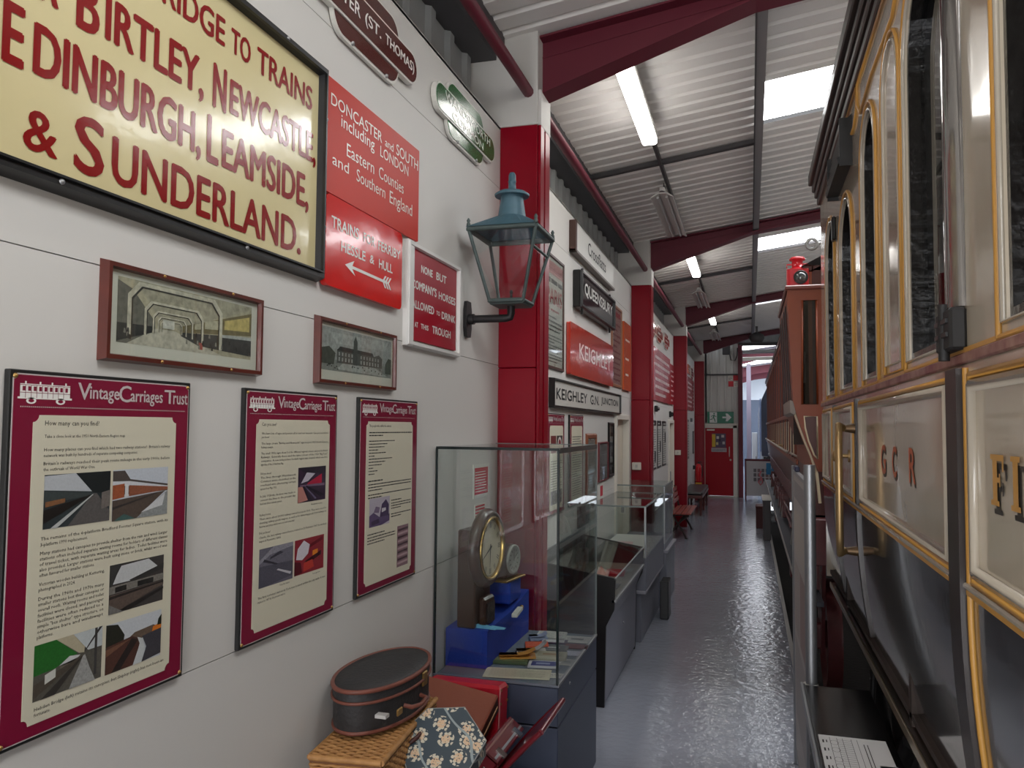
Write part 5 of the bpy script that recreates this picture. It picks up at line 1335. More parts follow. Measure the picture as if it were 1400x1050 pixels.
for x in (-.10, .0, .10, .19): MB().box(x - .042, x + .042, -.85, .85, .45, .475, SLAT, .006).build('seat_slat', t)
for z_, x in ((.62, -.135), (.72, -.155), (.82, -.175)): MB().box(x - .012, x + .014, -.85, .85, z_ - .04, z_ + .04, SLAT, .006).build('back_slat', t)
t = empty('upholstered_bench', 'black upholstered waiting room bench with turned legs beyond the slatted bench', 'bench', loc=(-1.32, 20.6, 0))
MB().box(-.25, .25, -1.4, 1.4, .40, .47, M('bench_wood_dark', (84, 38, 34), .4), .01).build('seat_frame', t)
MB().box(-.24, .245, -1.39, 1.39, .47, .55, M('black_leather', (44, 42, 44), .35, bump=.1), .03).build('seat_cushion', t)
for x in (-.19, .20):
    for y_ in (-1.3, 0, 1.3): MB().lathe([(.025, 0), (.035, .04), (.02, .08), (.045, .16), (.03, .24), (.05, .30), (.04, .40)], MATS['bench_wood_dark'], 12, (x, y_, 0)).build('leg', t)
MB().tube([(-.22, -1.38, .45), (-.26, -1.38, .95)], .025, MATS['bench_wood_dark'], 8).tube([(-.22, 1.38, .45), (-.26, 1.38, .95)], .025, MATS['bench_wood_dark'], 8).box(-.27, -.23, -1.4, 1.4, .88, .98, MATS['bench_wood_dark'], .008).box(-.25, -.22, -1.4, 1.4, .66, .72, MATS['bench_wood_dark'], .006).build('back_frame', t)

# ================================================================== EXHIBITION STAND, READING BOARD
t = empty('exhibition_stand', 'tall aluminium framed exhibition panel leaning beside the railway carriages', 'display stand', mx=Matrix.Translation((.262, 0, .004)))
MB().cyl((0, 4.0, 0), (0, 4.0, 1.86), .026, ALU, n=16).box(-.012, .012, 4.0, 4.05, .06, 1.82, ALU).build('post', t)
MB().cyl((0, 5.3, 0), (0, 5.3, 1.80), .02, ALU, n=12).build('post', t)
MB().box(-.009, .009, 4.05, 5.28, .10, 1.76, M('grey_display_panel', (178, 172, 168), .5), .002).build('display_panel', t)
g = MB()
for (a, c, z0_, z1_, col) in ((4.1, 5.2, 1.62, 1.72, (150, 146, 148)), (4.1, 5.2, 1.30, 1.55, (186, 178, 170)), (4.1, 4.7, .85, 1.25, (150, 130, 126)), (4.75, 5.2, .85, 1.25, (168, 160, 156)), (4.1, 5.2, .35, .8, (160, 154, 152))):
    g.add([(-.0095, c, z0_), (-.0095, a, z0_), (-.0095, a, z1_), (-.0095, c, z1_)], [(0, 1, 2, 3)], C(*col))
g.build('printed_sheet', t)
MB().box(-.012, .012, 4.0, 5.3, 1.755, 1.775, ALU).box(-.012, .012, 4.0, 5.3, .09, .11, ALU).build('rail', t)
MB().box(-.035, .03, 3.97, 4.03, .80, .86, C(196, 194, 190), .006).build('clamp', t)
t = empty('ribbon_rosette', 'small dark blue tag hanging at the top of the exhibition panel', 'tag', loc=(.262, 5.1, 1.78)); MB().box(-.012, .012, -.10, .10, 0, .03, M('navy_tag', (30, 34, 70), .5), .004).build('tag_body', t)
t = empty('reading_board', 'black reading desk with metal edge at bottom right, holding a drawing', 'reading desk', loc=(.345, 3.1, 0))
MB().box(-.125, .155, -.45, .85, .845, .87, M('black_gloss_board', (16, 15, 16), .25)).build('desk_top', t)
MB().box(-.135, -.123, -.45, .85, .84, .882, ALU, .002).box(-.125, -.115, -.45, .85, .872, .876, BLACK).build('metal_edge', t)
for (x, y_) in ((-.09, -.35), (-.09, .75), (.11, -.35), (.11, .75)): MB().box(x - .015, x + .015, y_ - .015, y_ + .015, (.0 if x < 0 else -.35), .845, BLACK).build('leg', t)
t = empty('drawing_sheet', 'white sheet with technical line drawing lying on the black reading desk', 'paper', loc=(.352, 3.13, .8705))
MB().box(-.113, .122, -.17, .20, 0, .002, M('bright_paper', (236, 236, 236), .6)).build('sheet', t)
g = MB()
def ln(x0, y0, x1, y1, w_=.0014):
    d_ = Vector((x1 - x0, y1 - y0)); nn_ = Vector((-d_.y, d_.x)).normalized() * w_ / 2
    g.poly([(x0 - nn_.x, y0 - nn_.y, .0026), (x1 - nn_.x, y1 - nn_.y, .0026), (x1 + nn_.x, y1 + nn_.y, .0026), (x0 + nn_.x, y0 + nn_.y, .0026)], INK)
for x in (-.075, -.05, -.03, .0, .02): ln(x, -.15, x, .18)
for k in range(16): ln(-.05, -.14 + k * .02, .0, -.14 + k * .02)
for cy in (-.09, -.03, .06, .13):
    P_ = [(-.062 + .014 * math.cos(a * PI / 6), cy + .022 * math.sin(a * PI / 6)) for a in range(13)]
    for i in range(12): ln(*P_[i], *P_[i + 1])
for x in (.04, .052): ln(x, -.12, x, .14, .003)
for k in range(4): ln(-.10, .15 - k * .08, -.10, .12 - k * .08, .006); ln(-.088, .15 - k * .08, -.088, .125 - k * .08, .004)
g.build('drawing', t)
sheet('torn white paper on the floor edge of the reading desk beside the carriage', .46, 2.98, .06, .22, .002, .1, (206, 208, 212), 'paper_scrap', 'paper', z=.8705)

# ================================================================== FAR BARRIER AND BOXES
t = empty('notice_barrier', 'white notice barrier with dark red frame at the far opening', 'barrier', mx=endM(-.12, 24.35, 0))
MB().box(0, 1.3, .10, 1.10, -.02, 0, M('white_barrier', (216, 214, 218), .5)).build('panel', t)
MB().box(-.04, 0, 0, 1.16, -.03, .02, BURG, .004).box(1.3, 1.34, 0, 1.16, -.03, .02, BURG, .004).box(-.04, 1.34, 1.10, 1.16, -.03, .02, BURG, .004).build('frame', t)
g = MB()
for i in range(5):
    for j in range(3): g.rect(.2 + i * .11, .28 + i * .11, .78 - j * .13, .88 - j * .13, .002, C(120 + 20 * (i % 2), 116, 122))
g.rect(.55, .68, .72, 1.05, .003, C(60, 150, 206)); g.rect(.70, .80, .80, 1.05, .003, C(80, 150, 196))
g.build('notices', t)
t = empty('rope_tangle', 'red and white hazard tape hanging from the notice barrier', 'tape', mx=endM(.24, 24.31, .40))
MB().tube([(.05, .42, 0), (0, .3, .02), (.06, .2, 0), (-.03, .1, .02), (.03, .02, 0), (.09, .1, .02), (.05, .25, 0)], .022, M('hazard_pink', (226, 130, 140), .6), 6).build('tape', t)
t = empty('wooden_box', 'dark red-brown box on the floor at the far end of the track bed', 'box', loc=(.21, 17.6, 0)); MB().box(-.11, .11, -.3, .3, 0, .42, M('dark_red_brown_box', (70, 28, 28), .6), .01).build('case', t); MB().box(-.12, .12, -.31, .31, .42, .45, M('box_lid', (84, 36, 34), .6), .006).build('lid', t)
t = empty('buffer_stop', 'black ended step with pale top beside the brown carriage', 'step', loc=(.29, 16.0, 0)); MB().box(-.07, .06, -.5, .5, 0, .72, DGREY, .01).build('frame', t); MB().box(-.09, .07, -.52, .52, .72, .75, PAPER, .006).build('top', t)
# ================================================================== NEAR CARRIAGE (cream over black, gold lining)
CRM = M('carriage_cream_varnish', (196, 184, 164), .16, coat=.7, bump=.035, bscale=5, var=.35, vscale=3, rgb2=(178, 160, 138))
BLKV = M('carriage_black_varnish', (58, 56, 56), .12, coat=.6, bump=.03, bscale=6, var=.3, vscale=5, rgb2=(44, 42, 42))
GOLD = M('gold_lining', (198, 146, 68), .4, coat=.15)
CBEAD = M('cream_bead', (178, 168, 152), .2, coat=.6)
MAR = M('worn_maroon_strip', (104, 36, 48), .45, coat=.1, var=.9, vscale=14, rgb2=(164, 130, 112))
BRN = M('brown_black_moulding', (40, 31, 27), .4, coat=.1)
VDK = M('carriage_interior_dark', (52, 40, 34), .7)
UNDER = M('underframe_black', (24, 22, 22), .6)
CX = .45
SM = sideM(0, 0, CX)         # local x = -Y, y = Z, z = outwards to the aisle
def prof(z): return CX if z >= 1.69 else CX + .06 * ((1.69 - z) / .61) ** 2
t = empty('railway_carriage', 'cream and black vintage railway carriage with gold lining along the right side', 'carriage', loc=(0, 0, 0))
YA, YB = -2.4, 5.56
def arch(y0, y1, z0, z1, n=10, k=1.0):
    """arched window outline in the side frame"""
    a0, a1 = -y1, -y0; r = (a1 - a0) / 2; cx = (a0 + a1) / 2; h = min(r * k, .26)
    return [(a0, z0), (a1, z0)] + [(cx + r * math.cos(PI * i / n), z1 - h + h * math.sin(PI * i / n)) for i in range(n + 1)]
def off(y0, y1, z0, z1, d): return arch(y0 - d, y1 + d, z0 - d, z1 + d)
WIN = [(4.70, 5.16, 2.235, 3.22), (3.90, 4.40, 2.235, 3.14), (3.18, 3.54, 2.235, 3.27), (2.09, 2.59, 2.235, 3.34), (1.20, 1.655, 2.235, 3.34), (.10, .55, 2.235, 3.27), (-.85, -.30, 2.235, 3.2), (-1.8, -1.4, 2.235, 3.27)]
BLANK = [(2.70, 2.975, 2.25, 3.30), (.72, 1.02, 2.25, 3.3)]
b = MB().plate([(-YB, 2.20), (-YA, 2.20), (-YA, 3.56), (-YB, 3.56)], [arch(*w_) for w_ in WIN], -.03, 0, CRM)
b.box(-YB, -YA, 1.69, 2.20, -.03, 0, CRM)
b.xf(SM).box(.46, 3.0, YB - .03, YB, 1.1, 3.6, CRM)
b.build('upper_body_side', t)
b = MB()
zs = [1.69 - .61 * i / 10 for i in range(11)]
b.add([(prof(z), y, z) for z in zs for y in (YA, YB)], [(2 * i, 2 * i + 1, 2 * i + 3, 2 * i + 2) for i in range(10)], BLKV, True)
b.box(.53, 3.0, YA, YB, 1.06, 1.12, UNDER).box(.52, 3.0, YB - .03, YB, 1.08, 1.7, BLKV).box(2.98, 3.0, YA, YB, 1.08, 3.5, CRM)
b.build('lower_body_side', t)
MB().box(1.25, 1.28, YA, YB, 1.1, 3.5, VDK).box(.48, 1.26, 2.83, 2.87, 1.1, 3.5, VDK).box(.48, 1.26, .6, .64, 1.1, 3.5, VDK).box(.48, 1.26, 4.58, 4.62, 1.1, 3.5, VDK).box(.48, 1.26, YA, YB, 1.12, 1.14, VDK).build('compartment_lining', t)
# windows
for w_ in WIN:
    fr = MB().plate(off(*w_, .002), [arch(w_[0] + .018, w_[1] - .018, w_[2] + .018, w_[3] - .018)], -.050, -.006, M('window_frame_black', (22, 19, 17), .25, bump=.25, bscale=30))
    f = fr.xf(SM).build('window_frame', t)
    MB().plate(arch(w_[0] + .012, w_[1] - .012, w_[2] + .012, w_[3] - .012), [], -.040, -.036, GLASS('carriage_glass', (.72, .74, .74), .045, .65)).xf(SM).build('window_glass', f)
# gold and cream beading round windows and blank panels
gb = MB(); cb = MB()
for w_ in WIN + BLANK:
    pts = [(x, y, .004) for x, y in off(*w_, .034)]; gb.tube(pts, .0065, GOLD, 6, True)
    pts = [(x, y, .003) for x, y in off(*w_, .006)]; cb.tube(pts, .007, CBEAD, 8, True)
for (y0_, y1_) in ((3.66, 4.46), (2.66, 3.64)):
    pts = [(-y1_, 3.31 + .10), (-y1_ + .1, 3.30 + .04), ((-y1_ - y0_) / 2 - .1, 3.37), (-y0_ - .1, 3.36), (-y0_, 3.41), (-y0_, 3.50), (-y1_, 3.50)]
    gb.tube([(x, y, .003) for x, y in pts], .007, GOLD, 6, True)
gb.box(-YB, -YA, 2.198, 2.208, 0, .008, GOLD)
# waist panels
WP = [(4.90, 5.42), (3.92, 4.74), (2.10, 3.66), (.30, 1.88), (-1.4, .1)]
for (y0_, y1_) in WP:
    pts = [(-y1_, 1.735), (-y0_, 1.735), (-y0_, 2.125), (-y1_, 2.125)]
    cb.tube([(x, y, .004) for x, y in pts], .014, CBEAD, 8, True)
    pts = [(-y1_ - .018, 1.712), (-y0_ + .018, 1.712), (-y0_ + .018, 2.147), (-y1_ - .018, 2.147)]
    gb.tube([(x, y, .004) for x, y in pts], .0085, GOLD, 6, True)
cb.box(-YB, -YA, 1.692, 1.706, 0, .016, CBEAD, .004); gb.box(-YB, -YA, 1.680, 1.692, 0, .010, GOLD)
gb.xf(SM).build('gold_lining', t); cb.xf(SM).build('beading', t)
MB().box(-YB, -YA, 2.174, 2.197, 0, .012, MAR, .003).xf(SM).build('belt_strip', t)
# door bars: dark gaps with gold edges, following the turn-under
def bar(y0_, y1_, ztop, out, mat, name='door_pillar', gold=True, zb=1.08):
    zz_ = [ztop - (ztop - zb) * i / 14 for i in range(15)]
    b = MB().add([(prof(z) - out, y, z) for z in zz_ for y in (y0_, y1_)], [(2 * i, 2 * i + 1, 2 * i + 3, 2 * i + 2) for i in range(14)], mat, True)
    b.add([(prof(z) - o_, y0_, z) for z in zz_ for o_ in (0, out)], [(2 * i, 2 * i + 1, 2 * i + 3, 2 * i + 2) for i in range(14)], mat).add([(prof(z) - o_, y1_, z) for z in zz_ for o_ in (out, 0)], [(2 * i, 2 * i + 1, 2 * i + 3, 2 * i + 2) for i in range(14)], mat)
    if gold:
        for y in (y0_ - .008, y1_ + .008): b.tube([(prof(z) - .004, y, z) for z in zz_ ], .007, GOLD, 6)
    return b.build(name, t)
bar(1.945, 2.045, 2.165, .022, BRN); bar(3.80, 3.845, 2.165, .010, BRN, gold=False); bar(4.785, 4.82, 2.165, .010, BRN, gold=False); bar(.13, .17, 2.165, .01, BRN, gold=False)
MB().lathe([(.05, 0), (.05, 1.08)], M('varnished_pillar', (120, 116, 112), .10, metal=.6, coat=.8, bump=.04, bscale=7), 20, (CX, 1.985, 2.30), sx=.6, sy=1.0).build('round_door_pillar', t)
hb = MB().box(.415, .45, 1.93, 2.07, 2.205, 2.298, M('hinge_black', (30, 29, 29), .6), .006).cyl((.418, 2.0, 2.185), (.418, 2.0, 2.312), .012, MATS['hinge_black'], n=10).box(.41, .42, 1.945, 2.055, 2.235, 2.245, BLACK).box(.41, .42, 1.945, 2.055, 2.265, 2.275, BLACK)
hb.build('door_hinge', t)
# grab handle and turn handle
HBR = M('dull_brass_handle', (166, 138, 96), .35, metal=.7)
MB().tube([(.395, 3.83, 2.035), (.372, 3.79, 2.05), (.368, 3.77, 1.98), (.368, 3.77, 1.56), (.372, 3.79, 1.49), (.395, 3.83, 1.50)], .016, HBR, 10).tube([(.45, 3.83, 2.035), (.385, 3.83, 2.035)], [.024, .013], M('handle_bracket_dark', (98, 76, 52), .4, metal=.6), 10).tube([(.455, 3.83, 1.50), (.385, 3.83, 1.50)], [.024, .013], MATS['handle_bracket_dark'], 10).build('grab_handle', t)
MB().cyl((.45, 4.12, 1.905), (.39, 4.12, 1.905), .010, HBR, n=10).lathe([(.0, -.03), (.018, -.02), (.024, .0), (.018, .02), (0, .03)], HBR, 12, (.385, 4.12, 1.905), sx=.7, sy=1.3).cyl((.455, 4.12, 1.905), (.443, 4.12, 1.905), .03, HBR, n=16).build('turn_handle', t)
# lettering
SLB = M('letter_shadow_black', (44, 40, 34), .4)
REDL = M('gilt_red_letter', (186, 84, 40), .35)
def serif_text(b, s, x0, x1, y0_, y1_, z, mat, shadow=None):
    """slab-serif letters built from bars"""
    n_ = len(s); w_ = (x1 - x0) / n_; h = y1_ - y0_
    def bars(ch, ox, m_, zz_, dx=0, dy=0):
        W_ = w_ * .78; st = W_ * .34; sf = h * .10
        st_ = [zz_]
        def r(a, c, d, e):
            st_[0] += .00016
            b.rect(ox + dx + a * W_, ox + dx + c * W_, y0_ + dy + d * h, y0_ + dy + e * h, st_[0], m_)
        if ch in 'FIRT':
            cx = {'I': .5, 'F': .30, 'R': .30, 'T': .5}[ch]
            r(cx - .17, cx + .17, 0, 1); r(cx - .32, cx + .32, 0, .10)
            if ch != 'T': r(cx - .32, cx + .32, .90, 1)
        if ch == 'F': r(.2, 1.0, .88, 1); r(.88, 1.0, .68, 1); r(.4, .75, .46, .56); r(.66, .75, .38, .64)
        if ch == 'T': r(0, 1, .88, 1); r(0, .12, .68, 1); r(.88, 1, .68, 1)
        if ch == 'R':
            r(.3, .8, .9, 1); r(.3, .8, .46, .56); r(.66, 1, .54, .92)
            b.poly([(ox + dx + a * W_, y0_ + dy + d * h, zz_ + .0018) for a, d in ((.5, .48), (.8, 0), (1.1, 0), (.8, .48))], m_)
        if ch == 'S':
            r(.1, .9, .88, 1); r(.0, .3, .56, .92); r(.1, .9, .45, .57); r(.7, 1, .1, .48); r(.1, .9, 0, .12); r(.0, .14, .0, .3); r(.86, 1, .7, 1)
    for i, ch in enumerate(s):
        if shadow: bars(ch, x0 + i * w_, shadow, z - .0022, .012, -.016)
        bars(ch, x0 + i * w_, mat, z)
L = MB()
for q_ in 'F': serif_text(L, 'FIRST', -1.765, -1.765 + 5 * .108, 1.888, 1.985, .0034, GOLD, SLB)
for ch, y0_, y1_ in (('G', 3.15, 3.045), ('C', 2.915, 2.83), ('R', 2.62, 2.525)):
    MB().text(ch, -y0_, -y1_, 1.875, 1.978, .0018, REDL, .04).text(ch, -y0_ + .008, -y1_ + .008, 1.865, 1.968, .0005, SLB, .04).xf(SM).build('lettering', t)
L.xf(SM).build('lettering', t)
# cornice, roof
b = MB()
for (x, z0_, z1_) in ((.43, 3.50, 3.545), (.415, 3.545, 3.585), (.40, 3.585, 3.63), (.378, 3.63, 3.70)):
    b.box(x, .6, YA, YB + .02, z0_, z1_, BRN, .006)
b.build('cornice', t)
b = MB().grid(lambda u, v: (.385 + (2.98 - .385) * u, YA + (YB + .03 - YA) * v, 3.69 + .30 * math.sin(PI * u)), 14, 1, M('carriage_roof_grey', (150, 148, 146), .7), flip=True)
b.prism([(.46 + 2.5 * i / 12, YB - .02, 3.55 + (.15 + .28 * math.sin(PI * i / 12) if 0 < i < 12 else .12)) for i in range(13)][::-1], (0, .02, 0), CRM)
b.build('roof', t)
# door bonnet ventilator
v = MB()
for k in range(4):
    z = 3.24 + k * .055
    VB = M('ventilator_black', (20, 19, 19), .5)
    v.prism([(CX, 3.86, z), (CX - .060 + .010 * k, 3.86, z - .005), (CX - .066 + .010 * k, 3.86, z + .02), (CX, 3.86, z + .055)][::-1], (0, .58, 0), VB)
v.box(.395, .45, 3.85, 3.862, 3.22, 3.44, VB).box(.395, .45, 4.438, 4.45, 3.22, 3.44, VB)
v.build('bonnet_ventilator', t)
MB().box(.43, .45, 4.60, 4.66, 3.05, 3.18, BLACK, .006).build('lamp_bracket', t)
# underframe, steps, wheels
b = MB().box(.60, .72, YA, YB, .82, 1.06, UNDER).box(2.6, 2.72, YA, YB, .82, 1.06, UNDER).box(.7, 2.6, YB - .1, YB, .82, 1.06, UNDER)
b.build('underframe', t)
b = MB().box(.485, .66, YA, YB - .02, 1.035, 1.06, M('step_board_dark', (56, 48, 42), .4, coat=.3), .004).box(.478, .486, YA, YB - .02, 1.03, 1.064, M('step_metal_edge', (150, 136, 112), .3, metal=.8), .002)
b.build('upper_step_board', t)
b = MB().box(.47, .68, YA, YB - .4, .33, .365, MATS['step_board_dark'], .004)
for y in (.3, 2.5, 4.6): b.tube([(.62, y, 1.0), (.60, y, .7), (.58, y, .36)], .015, UNDER, 6)
b.build('lower_step_board', t)
def wheel(y, x, r=.50, z=.16, mat=UNDER):
    b = MB().lathe([(r + .02, 0), (r + .02, .02), (r, .03), (r, .12), (r - .05, .12), (r - .06, .08), (.12, .07), (.12, .14), (0, .14)], mat, 28)
    return b.xf(Matrix(((0, 0, -1, x + .13), (1, 0, 0, y), (0, 1, 0, z), (0, 0, 0, 1))))
for y in (4.3, .6): wheel(y, .74).build('wheel', t)
for y in (4.3, .6):
    b = MB().box(.60, .74, y - .10, y + .10, .06, .28, UNDER, .02).prism([(.68, y - .34, .86), (.68, y + .34, .86), (.68, y + .13, .02), (.68, y - .13, .02)], (.03, 0, 0), UNDER)
    b.tube([(.64, y - .5, .72), (.64, y - .25, .52), (.64, y, .44), (.64, y + .25, .52), (.64, y + .5, .72)], .035, UNDER, 6)
    b.build('axle_guard_spring', t)

# ================================================================== BROWN TEAK CARRIAGE WITH LOOKOUT
TEAK = M('teak_varnish', (136, 60, 24), .45, var=.35, vscale=5, rgb2=(108, 44, 18))
TEAKD = M('dark_teak_panel', (74, 26, 20), .4, coat=.08)
CLINE = M('cream_lining', (222, 206, 176), .4)
MUND = M('maroon_underframe', (98, 46, 48), .4, coat=.1, var=.4, vscale=12, rgb2=(62, 30, 32))
t = empty('railway_carriage', 'red-brown teak guard carriage with side lookout, farther along the track', 'carriage', loc=(0, 0, 0))
YC, YD = 6.80, 23.6
b = MB().box(CX, CX + .03, YC, YD, 1.72, 3.30, TEAK)
zs = [1.72 - .36 * i / 8 for i in range(9)]
b.add([(CX + .04 * (i / 8) ** 2, y, z) for i, z in enumerate(zs) for y in (YC, YD)], [(2 * i, 2 * i + 1, 2 * i + 3, 2 * i + 2) for i in range(8)], TEAKD, True)
b.box(CX + .03, 3.0, YC, YC + .03, 1.1, 3.34, TEAKD).box(.47, 3, YC, YD, 1.325, 1.36, MUND, .004)
b.prism([(.48 + 2.5 * i / 12, YC, 3.3 + .42 * math.sin(PI * i / 12)) for i in range(13)][::-1], (0, .03, 0), M('crimson_end_panel', (132, 26, 34), .4, coat=.3))
b.build('body', t)
MB().grid(lambda u, v: (.40 + 2.66 * u, YC - .03 + (YD - YC) * v, 3.33 + .45 * math.sin(PI * u)), 14, 1, M('dark_grey_roof', (62, 60, 60), .7), flip=True).build('roof', t)
b = MB().box(.405, .5, YC, YD, 3.28, 3.345, TEAKD, .01).box(.425, .46, YC, YD, 3.22, 3.28, TEAK, .008); b.build('cornice', t)
# vertical panel mouldings with cream lining along the side
b = MB(); c_ = MB()
y = 8.7; k = 0
while y < YD - .5:
    b.box(CX - .02, CX, y, y + .07, 1.72, 3.22, TEAKD if k % 2 else TEAK, .004)
    c_.box(CX - .012, CX, y + .09, y + .105, 1.75, 2.12, CLINE); c_.box(CX - .012, CX, y + .48, y + .495, 1.75, 2.12, CLINE); c_.box(CX - .012, CX, y + .09, y + .495, 2.105, 2.12, CLINE); c_.box(CX - .012, CX, y + .09, y + .495, 1.75, 1.765, CLINE)
    y += .58; k += 1
b.box(CX - .03, CX, 8.4, YD, 2.15, 2.20, TEAK, .005).box(CX - .02, CX, 8.4, YD, 1.68, 1.73, TEAK, .005)
b.build('side_mouldings', t); c_.build('cream_lining', t)
k = 0; y = 9.1
while y < YD - 1:
    MB().box(CX - .004, CX + .004, y + .12, y + .44, 2.26, 3.08, M('dark_window', (34, 30, 32), .08, coat=.8)).build('window_glass', t); y += 1.16
# lookout ducket
D0, D1 = 6.70, 8.35
dp = [(.505, 1.70), (.47, 1.80), (.42, 1.93), (.375, 2.06), (.345, 2.16), (.325, 2.25), (.288, 3.08), (.288, 3.13), (.60, 3.13), (.60, 1.70)]
d = MB()
hole = [(.392, 2.225), (.505, 2.225), (.505, 3.045), (.40, 3.045)]
# end wall with window opening, facing the camera
e = MB().plate(dp[::-1], [hole], 0, .03, TEAK)
e.xf(endM(0, D0 + .03, 0))
d.merge(e)
side = dp[:8]
d.add([(x, y, z) for x, z in side for y in (D0 + .03, D1)], [(2 * i, 2 * i + 1, 2 * i + 3, 2 * i + 2) for i in range(7)], TEAK)
d.box(.288, .6, D0 + .03, D1, 3.11, 3.13, TEAK).prism([(x, D1, z) for x, z in dp], (0, .02, 0), TEAK)
dk = d.build('lookout_ducket', t)
MB().box(.27, .62, D0 - .03, D1 + .04, 3.13, 3.165, M('ducket_roof_edge', (120, 62, 52), .4, coat=.3), .008).build('ducket_roof', dk)
g = MB().poly([(x, D0 + .012, z) for x, z in hole], GLASS('ducket_glass', (.5, .52, .52), .05, .9)); g.build('ducket_glass', dk)
MB().box(.35, .62, D0 + .5, D0 + .52, 1.9, 3.1, VDK).box(.43, .46, D0 + .48, D0 + .5, 2.42, 2.68, C(150, 146, 140)).box(.40, .42, D0 + .48, D0 + .5, 2.42, 2.68, C(150, 146, 140)).box(.375, .39, D0 + .48, D0 + .5, 2.42, 2.68, C(150, 146, 140)).build('ducket_lining', dk)
g = MB()
hp_ = [(.392, 2.225), (.505, 2.225), (.505, 3.045), (.40, 3.045)]
g.tube([(x, D0 - .004, z) for x, z in hp_], .008, TEAK, 6, True).build('ducket_window_bead', dk)
# panel with cream line below the window
pl = [(.405, 2.13), (.50, 2.13), (.50, 1.80), (.475, 1.83), (.435, 1.94), (.412, 2.04)]
MB().poly([(x, D0 - .002, z) for x, z in pl], TEAKD).tube([(x, D0 - .004, z) for x, z in pl], .0065, CLINE, 6, True).build('ducket_panel', dk)
v = MB()
for i, y in enumerate((6.95, 7.3, 7.7, 8.1)): v.prism([(.2855 , y, 3.04), (.322, y, 2.27), (.318, y, 2.27), (.2815, y, 3.04)], (0, .16, 0), M('dark_slot', (34, 22, 22), .5))
v.prism([(.327, D0 + .02, 2.25), (.345, D0 + .02, 2.16), (.335, D0 + .02, 2.14), (.305, D0 + .02, 2.16), (.300, D0 + .02, 2.26)], (0, 1.3, 0), M('grey_corner_block', (150, 140, 132), .5))
v.tube([(.345 - .004, D0 + .08, 2.16), (.375 - .004, D0 + .08, 2.06), (.42 - .004, D0 + .08, 1.93), (.47 - .004, D0 + .08, 1.80), (.50, D0 + .08, 1.68), (.52, D0 + .08, 1.45)], .012, CLINE, 6)
v.build('ducket_side_detail', dk)
# rail, ring
MB().tube([(.37, 8.6, 1.80), (.35, 8.62, 1.80), (.35, 20, 1.80), (.37, 20.02, 1.80)], .014, M('pale_grab_rail', (176, 168, 156), .35, metal=.5), 8).cyl((.35, 12, 1.8), (.45, 12, 1.8), .012, HBR, n=8).cyl((.35, 16, 1.8), (.45, 16, 1.8), .012, HBR, n=8).tube([(.35, 9.2, 1.8), (.40, 8.7, 1.78), (.46, 8.6, 1.75)], .012, MATS['pale_grab_rail'], 8).build('grab_rail', t)
MB().tube([(.47 + .04 * math.cos(a * PI / 8), 6.60, 3.47 + .04 * math.sin(a * PI / 8)) for a in range(16)], .013, STEEL, 8, True).tube([(.51, 6.6, 3.47), (.60, 6.63, 3.49)], .012, STEEL, 8).build('roof_ring', t)
# underframe
b = MB().box(.53, .66, YC, YD, 1.04, 1.32, MUND, .006).box(2.5, 2.6, YC, YD, 1.04, 1.32, MUND).box(.47, 1.8, YC - .14, YC, .98, 1.34, MUND, .01)
b.build('solebar', t)
for i, y in enumerate((8.0, 11.6, 18.4, 21.8)):
    wheel(y, .62, .5, .16, MUND).build('wheel', t)
    b = MB().prism([(.60, y - .36, .88), (.60, y + .36, .88), (.60, y + .14, .0), (.60, y - .14, .0)], (.03, 0, 0), MUND).box(.50, .64, y - .11, y + .11, .04, .28, MUND, .02)
    for k in range(4): b.tube([(.54, y - .55 + .1 * k, .70 - .045 * k), (.54, y - .28, .52 - .03 * k), (.54, y, .46 - .03 * k), (.54, y + .28, .52 - .03 * k), (.54, y + .55 - .1 * k, .70 - .045 * k)], .022, MUND, 6)
    for s_ in (-1, 1): b.cyl((.54, y + s_ * .55, .66), (.54, y + s_ * .55, .88), .03, MUND, n=8)
    b.build('axle_guard_spring', t)
b = MB()
for (x, z) in ((.55, .98), (.55, .92)):
    for k in range(7): b.box(.515, .53, 6.9 + k * .22, 6.95 + k * .22, z + .20 - .025, z + .20 + .025, TEAKD)
b.build('bolt_heads', t)
MB().cyl((.95, YC - .10, .98), (.95, YC - .42, .98), .07, MUND, n=16).cyl((.95, YC - .42, .98), (.95, YC - .46, .98), .18, MUND, n=24).build('buffer', t)
SBM = M('grey_step_board', (66, 69, 78), .6); SBE = M('pale_step_edge', (176, 172, 168), .4, metal=.3)
b = MB().box(.392, .56, 7.0, YD - .4, .60, .64, SBM, .004).box(.386, .394, 7.0, YD - .4, .596, .645, SBE)
for y in (8.0, 11.5, 15, 18.5, 22): b.tube([(.60, y, .95), (.58, y, .75), (.52, y, .62)], .016, MUND, 6)
b.build('lower_step_board', t)
b = MB().tube([(.50, 7.4, 1.0), (.50, 11, .80), (.50, 14, .80), (.50, 20, 1.0)], .022, MUND, 8).tube([(.48, 7.2, .95), (.48, 20, .95)], .016, MUND, 8)
for y in (9.0, 9.8, 12.8, 13.6, 14.6, 16.2, 17.2, 19.6): b.box(.46, .56, y, y + .12, .70, 1.05, MUND, .012).tube([(.50, y + .06, 1.0), (.47, y + .30, .82), (.46, y + .42, .66)], .015, SBE, 6)
b.build('brake_rigging', t)
